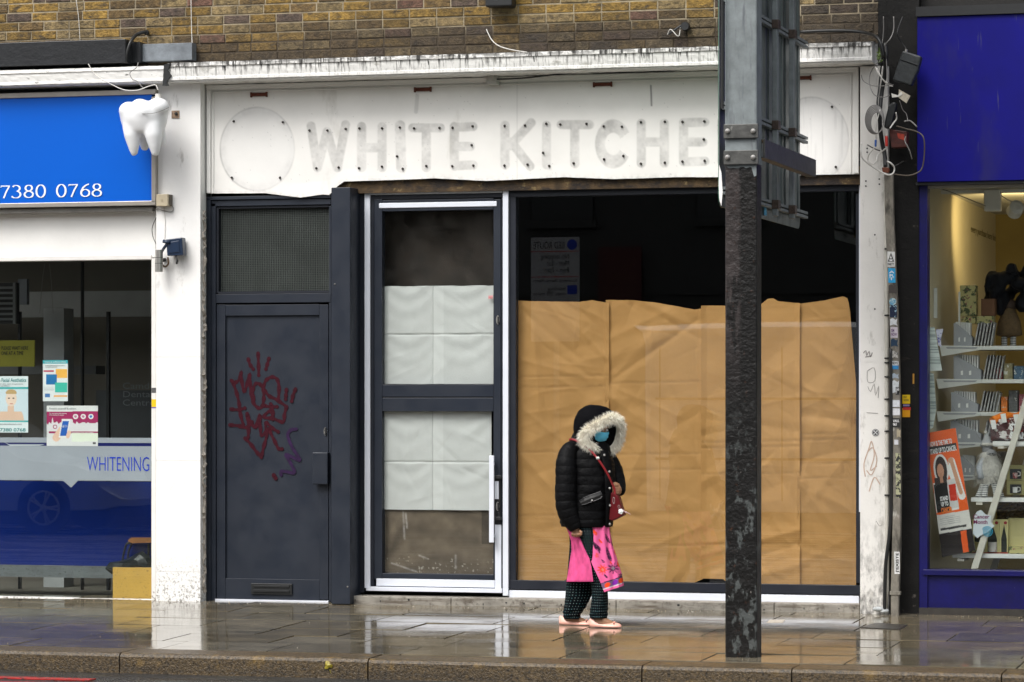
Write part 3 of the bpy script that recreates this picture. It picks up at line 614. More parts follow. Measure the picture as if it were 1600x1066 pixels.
# vent
vent=MB().pb(337,321.5,514,458.5,D+.075,.115).build('vent',mat('vent_backing',(.016,.020,.018),.4,var=.2,vs=9),sd_)
mb=MB(); x0,x1=X(338,D+.06),X(514,D+.06); za,zb=Z(458.5,D+.06,425),Z(321.5,D+.06,425); n=64
for i in range(n+1): x=x0+(x1-x0)*i/n; mb.box(x-.0013,x+.0013,D+.058,D+.062,za,zb)
nz_=50
for i in range(nz_+1): z=za+(zb-za)*i/nz_; mb.box(x0,x1,D+.0625,D+.0655,z-.0013,z+.0013)
mb.build('mesh',mat('mesh_wire',(.10,.115,.105),.5,metal=.2,var=.3,vs=5),vent)
MB().pb(337,322,341.5,458,D+.02,.11).pb(341.5,322,514,325,D+.02,.11).pb(341.5,455,514,458.4,D+.01,.11).build('bead',charc_d,vent)
leaf=MB(); 
leaf.pb(338.5,476,352,937,D+.012,.11); leaf.pb(499,476,513,937,D+.012,.11); leaf.pb(352.2,476,498.8,493,D+.012,.11); leaf.pb(352.2,905,498.8,937,D+.012,.11)
lf=leaf.build('door_leaf',charcoal,sd_,bev=.002)
MB().pb(351,492,500,906,D+.032,.10).build('door_panel',charcoal,lf)
MB().box(X(350.5,D+.03),X(353,D+.03),D+.0315,D+.036,Z(905,D,425),Z(493,D,425)).build('seal_or_shade',blackp,lf)  # black strip painted in as the shadow along the panel's recess edge
MB().pb(336,937.5,513,941.5,D-.004,.12).build('threshold',trimw,sd_)
mb=MB().pb(488,707,512,757,D-.045,D+.012); mb.build('pull_handle',charcoal,lf,bev=.006)
mb=MB(); p=P(508.5,674,D+.010); mb.prism([(p.x+.011*math.cos(2*PI*k/20),p.z+.032*math.sin(2*PI*k/20)) for k in range(20)],D+.003,D+.012)
lk=mb.build('lock',stainl,lf); MB().pb(507.3,668,509.8,680,D+.001,D+.004).build('keyhole',blackp,lk)
mb=MB().pb(392,912,456,929,D-.004,D+.012); lb_=mb.build('letterbox',blackp,lf,bev=.003)
MB().pb(396,915,452,918,D-.010,D-.003).pb(396,922,452,925.5,D-.012,D-.003).build('flap',blackp,lb_,bev=.001)
# graffiti
gr=mat('graffiti_paint',(.040,.003,.009),.6,spec=.15,var=.3,vs=22)
gp_=mat('graffiti_purple',(.024,.008,.042),.6,spec=.2,var=.4,vs=20)
def gz_(pts): return [(340+a/4.636,530+b/4.635) for a,b in pts]
strokes=[[(222,145),(235,185),(258,218)],[(293,103),(296,180),(298,262)],[(372,140),(362,175),(350,218)],
 [(100,300),(125,315),(160,290),(168,238),(175,300),(192,380),(215,320),(232,255),(236,330),(245,400),(262,465),(300,500),(325,480),(335,420),(330,360),(300,322),(270,330),(255,380),(262,440)],
 [(110,310),(135,380),(155,460),(165,540),(185,620)],[(330,350),(350,300),(390,275),(430,290),(445,350),(440,440)],[(340,370),(370,410),(430,440),(500,490)],[(335,480),(380,490),(430,490)],[(500,490),(485,545),(475,600),(400,575),(335,565),(380,520),(400,560)],[(385,470),(400,520),(400,580)],
 [(98,507),(150,512),(198,500)],[(90,622),(150,628),(210,640),(250,600)],[(215,540),(225,640),(222,710)],[(215,545),(240,600),(275,640),(305,550),(310,640),(318,695),(345,680),(370,650)],[(200,718),(240,760),(285,820),(318,855)],[(318,850),(335,780),(355,700),(350,605),(390,640),(440,672)],[(370,650),(410,730),(440,790),(468,795)],
 [(500,365),(496,400),(494,435)],[(565,362),(548,405),(538,450)],[(408,985),(422,1008)]]
gf=MB(); yy=D+.0312
for s_ in strokes:
    q=smoothpts([P(u,v,D+.031) for u,v in gz_(s_)],5); w=.031 if len(s_)>2 else .035
    ws=[w*(.86+.22*math.sin(i*1.3)) for i in range(len(q))]
    gf.ribbon([(p.x,p.z) for p in q],ws,yy); 
    for e in (q[0],q[-1]): gf.lathe([(0,0),(w*.47,0),(w*.47,.0016),(0,.0016)],(e.x,yy,e.z),14,'y')
    yy-=.00025
gf.build('graffiti',gr,lf,recalc=False)
gf=MB()
for s_ in ([(572,652),(530,660),(510,700),(540,780),(598,875),(555,860),(495,835),(520,880),(560,965),(500,960),(462,958),(462,985)],):
    q=smoothpts([P(u,v,D+.031) for u,v in gz_(s_)],5); gf.ribbon([(p.x,p.z) for p in q],.026,yy)
    for e in (q[0],q[-1]): gf.lathe([(0,0),(.0125,0),(.0125,.0004),(0,.0004)],(e.x,yy,e.z),14,'y')
gf.build('graffiti',gp_,lf,recalc=False)
# ================================================================ charcoal box column
ct=thing('box_column',(X(531,-.2),-.17,0),'charcoal folded metal box column between the side door and glass door','column')
MB().box(X(517.5,-.16),X(547,-.16),-.16,.12,.0,Z(293,-.16,531)).build('casing',charcoal,ct,bev=.004)
mb=MB()
for u,v in ((523,444),(556,300),(556,665),(543,917)): mb.lathe([(0,0),(.007,0),(.004,.004),(0,.004)],P(u,v,-.1605),8,'y') if u<547 else None
mb.build('rivet',stainl,ct)
# ================================================================ glass door
G=.08
gd=thing('glass_door',(X(677,G),G,.08),'charcoal framed glass door masked inside with white paper and white trims','door')
MB().pb(553,300,569,926,G-.004,.2).build('side_frame',charc_d,gd,bev=.003)
mb=MB().pb(569.5,304,578,919,G-.016,.15); mb.pb(569.5,296,784,303,G-.016,.15); mb.build('outer_trim',trimw,gd,bev=.002)
MB().pb(785.5,294,794,931,G-.022,.17).build('mullion',trimw,gd,bev=.002)
mb=MB().pb(578.5,304,584,921,G+.004,.17); mb.pb(584,304,785,310,G+.004,.17); mb.pb(783,310,785,921,G+.004,.17); mb.build('door_frame',charc_d,gd)
mb=MB().pb(584.5,311.5,597,905,G-.006,.15); mb.pb(771,311.5,782.3,905,G-.006,.15); mb.pb(597.2,311.5,770.8,329,G-.006,.15); mb.pb(597.2,601,770.8,620.3,G-.006,.15); mb.pb(597.2,621.6,770.8,643,G-.006,.15); mb.pb(597.2,897,770.8,905,G-.006,.15)
lf=mb.build('door_leaf',charcoal,gd,bev=.003)
mb=MB().pb(592,316,776,324,G-.014,G-.006); mb.build('draught_strip',trimw,lf,bev=.004)
mb=MB().pb(588,905.5,773,917,G-.010,.15); mb.build('kick_trim',trimw,lf,bev=.002)
MB().pb(773.5,820,783,921,G-.008,.12).build('side_trim',trimw,gd)
MB().pb(572,918.5,784,925,G-.03,.17).build('threshold',trimw,gd,bev=.002)
mb=MB().pb(597,329,771,601,G+.03,G+.036); mb.build('pane',glassd,lf)
MB().pb(597,643,771,897,G+.03,G+.036).build('pane',glassd,lf)
mb=MB().pb(764,712,771.5,848,G-.07,G-.055); hd=mb.build('pull_handle',trimw,lf,bev=.004)
MB().pb(765,722,770,727,G-.056,G-.006).pb(765,835,770,840,G-.056,G-.006).build('mount',trimw,hd)
mb=MB().pb(772,745,782,819,G-.012,G-.006); pl=mb.build('lock_plate',blackp,lf,bev=.002)
mb=MB().pb(771,743,782,748,G-.045,G-.012).pb(771,808,782,813,G-.045,G-.012); mb.build('bracket',blackp,pl,bev=.002)
MB().pb(773,752,779,780,G-.02,G-.012).build('cover_strip',trimw,pl)
for v in (500,791):
    p=P(778.5,v,G); mb=MB(); mb.prism([(p.x+.013*math.cos(2*PI*k/20),p.z+.034*math.sin(2*PI*k/20)) for k in range(20)],G-.020 if v>600 else G-.014,G-.006)
    lk=mb.build('lock',stainl,lf); MB().pb(777.3,v-5,779.6,v+6,G-.0225 if v>600 else G-.0165,G-.012).build('keyhole',blackp,lk)
def wrink(x,z,seed,n=14,amp=.006,wd=.05,L=.5,box=None):
    r=np.random.RandomState(seed); out=np.zeros_like(x)
    x0,x1,z0,z1=box
    for k in range(n):
        cx_,cz_=r.uniform(x0,x1),r.uniform(z0,z1); a=r.uniform(0,PI); l=r.uniform(.3,1)*L; w=r.uniform(.35,1)*wd
        d=(x-cx_)*math.sin(a)-(z-cz_)*math.cos(a); t=(x-cx_)*math.cos(a)+(z-cz_)*math.sin(a)
        out+=r.choice([-1,1])*r.uniform(.4,1)*amp*np.clip(1-np.abs(d)/w,0,1)*np.clip(1-(t/l)**2,0,1)
    return out
# white papers in the door
pm=mat('white_tissue_paper',(.60,.61,.585),.8,var=.10,vs=6,bump=.3,bs=60)
def paper(name,u0,v0,u1,v1,y,fu,fv,seed,label,cat='paper sheet'):
    x0,x1=X(u0,y),X(u1,y); um=(u0+u1)/2; z0_,z1_=Z(v1,y,um),Z(v0,y,um); xf,zf=X(fu,y),Z(fv,y,um)
    def pos(s,t):
        x=x0+(x1-x0)*s; z=z0_+(z1_-z0_)*t+.004*(vnoise(x,0*x,9,seed)-.5)*(t>.5)*2+.004*(vnoise(x,0*x,7,seed+5)-.5)*(t<=.5)
        yv=y+.004*np.clip(1-np.abs(x-xf)/.006,0,1)+.006*np.clip(1-np.abs(z-zf)/.010,0,1)
        # drape: sagging arcs in each quarter
        for (a,b,c_,d_) in ((x0,xf,zf,z1_),(xf,x1,zf,z1_),(x0,xf,z0_,zf),(xf,x1,z0_,zf)):
            m_=(x>=a)&(x<=b)&(z>=c_)&(z<=d_); q=(x-(a+b)/2)/((b-a)/2); w=(z-c_)/(d_-c_)
            yv=yv+m_*.0035*np.sin((w-.35*q*q)*17+seed)*np.clip(w*1.1,0,1)*np.clip(1-np.abs(q),0,1)**.5
        yv=yv+wrink(x,z,seed,18,.0026,.06,.35,(x0,x1,z0_,z1_))
        return x,yv,z
    def col(u,v,x,z):
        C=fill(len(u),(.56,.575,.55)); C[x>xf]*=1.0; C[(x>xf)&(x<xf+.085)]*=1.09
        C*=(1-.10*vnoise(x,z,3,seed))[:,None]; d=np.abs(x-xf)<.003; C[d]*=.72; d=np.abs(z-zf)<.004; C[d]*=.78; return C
    return tag(grid(name,150,int(150*(z1_-z0_)/(x1-x0)),pos,col,mat('white_masking_paper',(1,1,1),.8,attr=True,var=.05,vs=8,bump=.2,bs=70)),label,cat)
paper('paper_sheet',599,447,771,600,G+.055,676.5,522.5,3,'upper folded white paper sheet behind the top pane of the glass door')
paper('paper_sheet',598,641,768,797,G+.050,676,722,8,'lower folded white paper sheet behind the bottom pane of the glass door')
tag(MB().pb(590,322,782,460,G+.22,G+.23).build('brown_backing',mat('dim_brown_backing',(.022,.015,.009),.8,var=.5,vs=5)),'plain dark brown backing sheet added behind the clear top of the glass door','backing sheet')  # backing sheet added so the upper pane reads dim brown
# dusty polythene below the lower paper
def pcol(u,v,x,z):
    C=fill(len(u),(.115,.090,.062)); a=np.sin((v-800)*.13+np.sin((u-600)*.02)*3+vnoise(x,z,5,4)*7)
    C*=(1+.35*a*vnoise(x,z,3,6))[:,None]; C*=(.75+.6*vnoise(x,z,14,2))[:,None]
    for s in ((630,800,632,842),(634,802,636,825),(712,868,712,888),(601,800,600,890),(655,868,668,873),(612,880,650,893)): C+=(.32*soft(sd(u,v,*s),1.2,2)*vnoise(x,z,60,3))[:,None]
    C+=(.22*(vnoise(x,z,60,9,2)>.80)*(v>870))[:,None]*np.array((1,.95,.85))
    m_=(u>752)&(v<850); C[m_]*=.45; return C
tag(flatgrid('polythene_sheet',597,797,771,897,G+.07,.006,pcol,mat('smeared_polythene',(1,1,1),.45,attr=True,var=.1)),'smeared brown plastic sheet under the white paper in the glass door','plastic sheet')
tag(MB().pb(763,462,770,467,G+.025,G+.0295).build('paper_scrap',mat('scrap',(.7,.3,.3),.6,var=.6,vs=90)),'tiny white and red scrap stuck on the upper door pane','scrap')
# ================================================================ big papered window
Wn=.085
sw=thing('shop_window',(X(1070,Wn),Wn,.08),'large charcoal framed shop window masked inside with brown paper','shop window')
mb=MB(); 
def hbar(mb,ua,ub,v,h,yf,yb): # level bar: v measured at ua..ub middle
    mb.pb(ua,v,ub,v+h,yf,yb)
hbar(mb,795,1345,292,11,Wn-.005,.17); hbar(mb,795,1345,911,14,Wn-.005,.17)
mb.pb(795,303,806,911,Wn,.17); mb.pb(1337.5,303,1346,911,Wn,.17)
mb.build('window_frame',charc_d,sw,bev=.002)
mb=MB(); hbar(mb,795,1342,927,12.5,Wn-.012,.17); mb.build('sill_trim',trimw,sw,bev=.002)
mb=MB().pb(1342.2,290,1345.5,800,Wn-.012,.12); mb.build('edge_trim',trimw,sw)
mb=MB().pb(806,303,1337.5,911,Wn+.04,Wn+.048,um=1070); mb.build('pane',glass,sw)
# kraft papers
RIDGE=[(806,478,905,560,.014,9),(806,560,940,596,.010,7),(872,480,948,560,.012,8),(948,600,1090,500,.018,8),(848,612,948,600,.009,4),(806,700,948,640,.010,12),(850,540,940,600,.008,6),(950,530,1050,482,.012,9),
(960,606,1060,650,.010,8),(1000,520,1095,700,.010,14),(820,830,948,880,.010,10),(1097,868,1250,828,.014,7),(1110,892,1250,850,.010,6),(1130,760,1250,700,.010,14),(1250,600,1335,650,.012,8),(1250,720,1335,700,.012,9),(1270,540,1336,600,.012,9),(1250,860,1335,880,.010,8),
(960,760,1095,800,.010,12),(1000,862,1095,822,.012,8),(948,500,948,560,.008,4),(1040,500,1095,530,.010,6),(1120,520,1240,600,.010,12),(1150,640,1248,620,.009,6),(840,740,945,700,.009,10),(818,640,880,690,.009,7)]
def kraft(name,uL,uR,top,bot,y,seed,label,amp=.010,k=1.0):
    x0,x1=X(uL,y),X(uR,y); T_u=[p[0] for p in top]; T_v=[p[1] for p in top]; B_u=[p[0] for p in bot]; B_v=[p[1] for p in bot]
    def zz(x,U,V):
        dx=x-CX; dy=y-CY; dp=-sn*dx+cs*dy; u=800+FP*(cs*dx+sn*dy)/dp; return H+(625-np.interp(u,U,V))*dp/FP
    r=np.random.RandomState(seed+50); fold=sorted(r.uniform(.4,1.9,4))
    def pos(s,t):
        x=x0+(x1-x0)*s; a=zz(x,B_u,B_v)+.005*(vnoise(x,0*x,30,seed)-.5); b=zz(x,T_u,T_v)+.006*(vnoise(x,0*x,25,seed+1)-.5); z=a+(b-a)*t
        yv=y+wrink(x,z,seed,30,amp,.13,.8,(x0,x1,0,2.4))+wrink(x,z,seed+9,60,amp*.30,.03,.3,(x0,x1,0,2.4))
        for f in fold: yv=yv+.004*np.clip(1-np.abs(z-f-.02*(x-x0))/.010,0,1)
        uu,vv=proj(x,y+0*x,z)
        for i_,g_ in enumerate(RIDGE): yv=yv+(-1 if i_%3 else 1)*g_[4]*.42*np.exp(-np.abs(sd(uu,vv,*g_[:4])/(g_[5]*.6))**1.5)
        yv=yv-.012*np.clip(1-s*18,0,1)-.010*np.clip(1-(1-s)*18,0,1)
        return x,yv,z
    def col(u,v,x,z):
        C=fill(len(u),np.array((.46,.25,.078))*k); C*=(.93+.12*vnoise(x,z,2.2,seed))[:,None]; C*=(.97+.06*vnoise(x*.3,z*6,8,seed+2))[:,None]
        for f in fold: C*=(1-.16*np.exp(-((z-f-.02*(x-x0))/.006)**2))[:,None]
        return C
    return tag(grid(name,int((x1-x0)/.011),190,pos,col,mat('kraft_paper',(1,1,1),.75,attr=True,var=.05,vs=7,bump=.25,bs=45)),label,'paper sheet','brown paper sheets behind the shop window')
kraft('kraft_paper_sheet',806,952,[(806,470),(845,471),(905,472),(925,469),(952,474)],[(806,909),(835,911),(858,907),(870,910),(888,905),(952,912)],Wn+.070,11,'leftmost brown paper sheet in the shop window, nearest the glass door')
kraft('kraft_paper_sheet',947,1099,[(947,469),(990,469),(1030,474),(1060,479),(1085,484),(1099,482)],[(947,912),(1040,914),(1075,914),(1099,905)],Wn+.082,12,'brown paper sheet behind the walking person, its top edge sloping down',k=1.02)
kraft('kraft_paper_sheet',1096,1250,[(1096,478),(1150,477),(1190,475),(1200,467),(1208,466),(1216,471),(1250,474)],[(1096,904),(1130,905),(1140,914),(1190,917),(1250,922)],Wn+.070,13,'brown paper sheet behind the sign post with a torn top notch',k=1.05)
kraft('kraft_paper_sheet',1247,1338,[(1247,475),(1285,470),(1318,463),(1324,466),(1328,480),(1332,530),(1337,590),(1338,600)],[(1247,921),(1290,923),(1336,924)],Wn+.082,14,'rightmost brown paper sheet, its top right corner peeling away',k=.98)
# step
stp=thing('front_step',(X(900,-.05),-.06,0),'stained concrete step under the glass door and papered window','step')
x0,x1=X(545,-.07),X(1344,-.07); zt=Z(938,-.07,944); mb=MB(); n=90
js=[X(545,-.07)]+[X(u,-.07) for u in (705,963,1210)]+[x1]
for a,b in zip(js,js[1:]): mb.box(a,b-.004,-.07,.20,-.06,zt)
mb.build('block',concrete,stp,bev=.006)
mb=MB()
for k in range(16): x=random.uniform(x0,x1); z=random.uniform(.01,zt-.02); mb.ball((x,-.071,z),(.008*random.random()+.003,.002,.007*random.random()+.003),8,5)
mb.build('chip',blackp,stp)
tag(MB().box(X(800,.0),X(1342,.0),-.03,.07,zt-.001,Z(940,.0,1070)+.006).build('sill_ledge',mat('dirty_ledge',(.33,.30,.26),.5,var=.3,vs=10)),'thin dirty ledge below the white sill of the papered window','ledge')
# ================================================================ DENTAL SURGERY (left)
up_=tag(MB().pb(-320,318,243,404,-.02,.1,um=120).build('render_panel',white,bev=.003),'plain white panel between the blue dental fascia and its window','panel')
tag(MB().pb(-320,128,244,160,-.03,.02,um=120).build('shadow_board',blackp),'black board painted as the shade under the clean cornice above the blue fascia','board')  # its black stands in for the shade beneath the cornice
ds=thing('blue_fascia_sign',(X(100,-.16),-.16,Z(320,-.16)),'bright blue dental fascia sign with a white serif phone number in a grey metal frame','sign')
MB().pb(-320,150,237,317,-.16,-.02,um=110).build('panel',blueS,ds)
mb=MB().pb(-320,143,243,151,-.175,-.02,um=110); mb.pb(236.5,151,243,316,-.175,-.02); mb.pb(-320,316,243,323,-.175,-.02,um=110); mb.build('frame',alum,ds,bev=.004)
mb=MB().pb(-320,325,238,332,-.12,-.02,um=110); mb.build('lower_rail',mat('dirty_rail',(.28,.27,.25),.45,metal=.3,var=.25,vs=9),ds,bev=.003)
# serif digits with thick and thin strokes
def arc(cx,cy,rx,ry,a0,a1,n=26): return [(cx+rx*math.cos(math.radians(a0+(a1-a0)*i/n)),cy+ry*math.sin(math.radians(a0+(a1-a0)*i/n))) for i in range(n+1)]
def wv(pts,lo=.05,hi=.15):
    out=[]
    for i in range(len(pts)):
        a=pts[max(i-1,0)]; b=pts[min(i+1,len(pts)-1)]; l=math.hypot(b[0]-a[0],b[1]-a[1]) or 1; out.append(lo+(hi-lo)*abs((b[1]-a[1])/l)**1.3)
    return out
GL={'0':[arc(.33,.5,.26,.46,0,360,40)],
 '8':[arc(.32,.745,.2,.205,0,360,30),arc(.32,.27,.255,.23,0,360,34)],
 '3':[arc(.26,.74,.23,.215,150,-75,26),arc(.25,.28,.28,.255,80,-150,30)],
 '6':[arc(.34,.30,.245,.26,0,360,34),[(.56,.96),(.38,.88),(.2,.68),(.105,.42),(.1,.28)]],
 '7':[[(.06,.93),(.3,.925),(.6,.93)],[(.57,.91),(.4,.55),(.22,.02)],[(.07,.95),(.06,.82)]]}
tm=Z(288,-.16,80); bm_=Z(309,-.16,80); hh=tm-bm_
def digits(s,u0,u1,y):
    mb=MB(); x=X(u0,y); tot=sum(.68 if c!=' ' else .5 for c in s); w=(X(u1,y)-x)/tot
    yy=y
    for c in s:
        if c==' ': x+=.5*w; continue
        for k,st_ in enumerate(GL[c]):
            ws=wv(st_) if not (c=='7' and k!=1) else ([.075]*3 if k==0 else [.05]*2)
            if c=='7' and k==1: ws=[.12,.12,.12]
            mb.ribbon([(x+px*w*.95,bm_+pz*hh) for px,pz in st_],[q*hh for q in ws],yy); yy-=.0003
        x+=.68*w
    return mb
digits('7380 0768',0,162,-.1612).build('phone_number',inkw,ds,recalc=False)
text('phone_number','020',(X(-70,-.16),-.1615,bm_),(1,0,0),(0,0,1),X(-14,-.16)-X(-70,-.16),hh,inkw,ds)
# tooth sign
def sdtooth():
    ty=-.40; k=1/212.0; m=MB()
    def rg(u,v,hw,d,dy=0,n=28): c=P(u,v,ty+dy); return [(c.x+hw*k*math.cos(2*PI*j/n)*(1-.10*math.cos(2*PI*j/n)**2*0),ty+dy+d*k*math.sin(2*PI*j/n),c.z) for j in range(n)]
    m.loft([rg(225,164,26,20),rg(225,168,36,28),rg(225,174,40,32),rg(225,181,40.5,33),rg(225,190,38.5,32),rg(225.5,199,35.5,29),rg(226,206,32,26),rg(226,211,25,19)])
    for u,v,dy,r in ((202,173,-.05,17.5),(219,167,.03,16),(247,168,-.03,19),(236,170,.06,16),(226,176,-.06,22)): m.ball(P(u,v,ty+dy),(r*k,r*k,r*k*.85),20,12)
    for pts,rr in ((((206,195,-.05),(207,212,-.06),(209,230,-.055),(210,244,-.05)),(16,14,9.5,5)),(((238,195,-.05),(240,212,-.06),(242,230,-.055),(243,244,-.05)),(16,14.5,10,5.5)),(((225,200,.06),(226,215,.09),(226,228,.10),(226,236,.10)),(14,12,8.5,5)),(((244,195,.06),(249,210,.09),(252,220,.10),(253,228,.10)),(13,11,8.5,5.5))): m.tube([P(a,b,ty+c) for a,b,c in pts],[q*k for q in rr],18)
    return m
tt=thing('tooth_sign',P(226,248,-.42),'big white molar tooth hanging sign beside the blue dental fascia','tooth sign')
toothm=mat('tooth_plastic',(.80,.81,.82),.32,var=.05,vs=4,coat=.2)
to=sdtooth().build('tooth',toothm,tt,smooth=True); q_=to.modifiers.new('remesh','REMESH'); q_.mode='VOXEL'; q_.voxel_size=.009; q_.use_smooth_shade=True; q_=to.modifiers.new('smooth','SMOOTH'); q_.iterations=22; q_.factor=.6
MB().tube(smoothpts([P(185,175,-.40),P(190,176,-.50),P(205,178,-.545),P(225,178,-.555),P(240,177,-.55),P(253,173,-.535),P(264,168,-.45)]),.002,5).build('seam_line',mat('seam_dirt',(.25,.24,.23),.6,var=.5,vs=90),tt)
MB().tube([P(247,147,-.40),P(247,158,-.40)],.022,10).build('bracket',cable_w,tt)
MB().tube([P(247,149,-.40),P(247,149,-.05)],.012,8).build('arm',alum,tt)
wire('cable',[(138,100,-.32),(150,118,-.33),(178,134,-.34),(196,141,-.35),(215,141,-.36),(232,135,-.37),(243,133,-.38),(247,141,-.39)],-.3,.0035,cable_w,'white cable drooping from the clean cornice to the top of the tooth')
wire('cable',[(216,98,-.3),(213,106,-.33),(203,114,-.34),(207,124,-.34),(214,127,-.33),(220,134,-.33),(226,139,-.33)],-.3,.0035,cable_g,'kinked grey cable crossing the clean cornice above the tooth')
mb=MB().pb(268,173,280,185,-.127,-.12); t=thing('switch_plate',P(274,185,-.12),'small rusty square plate with a black knob on the left white pilaster','plate')
mb.build('plate',mat('rusty_beige',(.35,.24,.16),.7,var=.5,vs=50),t,bev=.001); MB().lathe([(0,0),(.013,0),(.011,.012),(0,.014)],P(275.5,178,-.127),14,'y').build('knob',blackp,t,smooth=True)
t=thing('junction_box',P(254,322,-.2),'beige square junction box at the bottom corner of the blue fascia','junction box')
MB().pb(244,303.5,262,322,-.20,-.12).build('box',beige,t,bev=.003); MB().lathe([(0,0),(.011,0),(.011,.0015),(0,.0015)],P(253,313,-.201),14,'y').build('knock_out',mat('beige_dark',(.40,.34,.23),.5),t)
MB().pb(262.3,304,266,321,-.17,-.12).build('back_plate',mat('dirty_back',(.12,.1,.08),.7,var=.4,vs=60),t,bev=.002)
wire('cable',[(266,318,-.13),(271,326,-.13),(268,331,-.13),(258,330,-.13),(246,327,-.14),(240,332,-.06)],-.13,.003,cable_g,'thin wire looping under the beige junction box')
wire('cable',[(256,323,-.125),(258,345,-.125),(257,380,-.125)],-.125,.0022,cable_w,'fine white wire dropping from the beige box down the left pilaster')
wire('cable',[(245,331,-.05),(245,338,-.05),(238,355,-.05),(239,370,-.05),(245,384,-.06),(246,392,-.1)],-.05,.003,cable_k,'black wire wandering down from the blue fascia to the wall light')
t=thing('wall_light',P(248,424,-.2),'stainless steel tube wall light at the corner of the dental window','wall light')
MB().lathe([(0,-.0),(.030,0),(.030,.168),(.0,.168)],P(248.5,425,-.22),20,'z').build('tube',stainl,t)
MB().lathe([(.0,0),(.0308,0),(.0308,.003),(0,.003)],P(248.5,403,-.22),20,'z').lathe([(.0,0),(.0308,0),(.0308,.003),(0,.003)],P(248.5,412,-.22),20,'z').build('ring',blackp,t)
MB().tube([P(249,408,-.19),P(258,406,-.125)],.015,8).build('bracket',blackp,t)
t=thing('floodlight',P(272,400,-.2),'dark blue square floodlight mounted on the left white pilaster','floodlight')
dbl=mat('dark_blue_plastic',(.008,.022,.055),.35,var=.2,vs=20,coat=.2)
MB().pprism([(259,374),(284,371),(286,399),(261,400)],-.22,-.14).build('housing',dbl,t,bev=.006)
MB().pprism([(262,379),(279,376),(281,394),(264,396)],-.226,-.22).build('front_rim',dbl,t,bev=.003)
mb=MB().tube([P(255,377,-.23),P(265,379,-.23)],.014,10); mb.tube([P(262,380,-.22),P(256,388,-.2),P(252,395,-.16)],.012,8); mb.build('knuckle',dbl,t,smooth=True)
MB().tube(smoothpts([P(275,400,-.2),P(277,407,-.21),P(276,412,-.2)]),.008,8).build('flex',cable_k,t)
wire('cable',[(262,402,-.18),(263,412,-.17),(258,417,-.15),(252,412,-.13)],-.15,.007,mat('brown_flex',(.12,.07,.035),.5),'brown curled flex under the dark blue floodlight')
# window
dw=thing('surgery_window',(X(120,.03),.03,0),'dental surgery window with a blue board across its lower half in white frame','shop window')
mb=MB().pb(236.5,404,243.6,944,-.03,.1); mb.pb(-320,400,236.3,407,-.035,.1,um=120); mb.pb(-320,935,236.3,941,-.06,.1,um=120); mb.build('window_frame',mat('window_frame_paint',(.74,.72,.69),.5,var=.08,vs=5,dirt=[((.10,.08,.06),(30,30,30),.52,.62,.02,.12)]),dw,bev=.003)
pn=MB().pb(-320,407,236.4,935,.02,.026,um=120).build('pane',glassb,dw)
def hz(v,y,u=120): return Z(v,y,u)
yb=.032
filmm=mat('blue_film',sc(0,36,118),.3,var=.10,vs=1.2,spec=.3)
def film(u,v,x,z):
    C=fill(len(u),sc(2,42,120)); k=np.clip((v-750)/130,0,1); C*=(.85+.25*vnoise(x*.3,z*3,5,2))[:,None]; return C
MB().pb(-320,752,262,884,.50,.51,um=120).build('blue_board',filmm,dw)
MB().pb(-320,884.5,262,903,.497,.51,um=120).build('frosted_strip',mat('frosted_strip',(.13,.145,.15),.5,var=.2,vs=8,dirt=[((.03,.03,.03),(60,60,60),.6,.66)]),dw)
greyf=mat('grey_film',sc(158,163,172),.35,var=.06,vs=2)
MB().pb(-320,697,236.4,751,yb-.002,yb+.003,um=120).build('grey_band',greyf,dw)
MB().pb(-320,684,236.4,692,yb-.002,yb+.003,um=120).build('grey_band',greyf,dw)
MB().pb(-320,692,236.4,697,yb,yb+.004,um=120).build('blue_line',mat('navy_film',sc(14,24,96),.35),dw)
MB().pprism([(98,751),(122,751),(111,762)],yb-.003,yb).build('grey_tab',greyf,dw)
ptext('lettering','WHITENING',136,714,233,736,yb-.004,mat('blue_letter',sc(20,60,200),.4,var=0),dw,bold=-.012)
MB().pprism([(5,690),(14,694.5),(70,694.5),(62,696.5),(16,697)],yb-.0035,yb-.002).build('swoosh',mat('pale_film',sc(190,195,200),.4,var=0),dw)
# posters inside the glass
def poster(name,u0,v0,u1,v1,col,label,step=.0032,y=.0285):
    t=thing(name,P((u0+u1)/2,v1,y),label,'poster'); flatgrid('print',u0,v0,u1,v1,y,step,col,attrm,t,um=(u0+u1)/2).name; return t
teal=sc(60,170,170)
def p1(u,v,x,z):
    C=fill(len(u),(.72,.78,.80)); put(C,(v>605)&(v<608),teal); put(C,(v>657)&(v<660),teal)
    bgk=(v>608)&(v<657); put(C,bgk,(.60,.70,.76))
    sk=sc(222,188,165); put(C,(np.hypot((u-17),(v-655)/1.0)<20)&bgk&(v>643),sk); put(C,(np.abs(u-17)<5)&(v>634)&(v<650),sk)
    put(C,(((u-17.5)/8.5)**2+((v-623)/12)**2<1),sc(232,208,190)); put(C,(((u-17.5)/8.6)**2+((v-614)/5.5)**2<1)&(v<616),sc(190,160,110))
    for a in (14,21): put(C,(np.abs(u-a)<1.6)&(np.abs(v-622.5)<.8),sc(70,60,60))
    put(C,(np.abs(u-17.5)<2.4)&(np.abs(v-631)<.8),sc(190,110,110)); return C
t=poster('wall_poster',-22,588,44,676,p1,'pale poster with a blonde head and shoulders portrait in the dental window')
ti=mat('teal_ink',sc(40,130,130),.5,var=0); gi=mat('grey_ink',(.2,.22,.23),.5,var=0)
ptext('lettering','Camden Facial Aesthetics',-19,591,41,597,.0282,ti,t,bold=.01); ptext('lettering','advanced skin care treatments\nand dermal fillers',-12,599,36,604,.0282,gi,t)
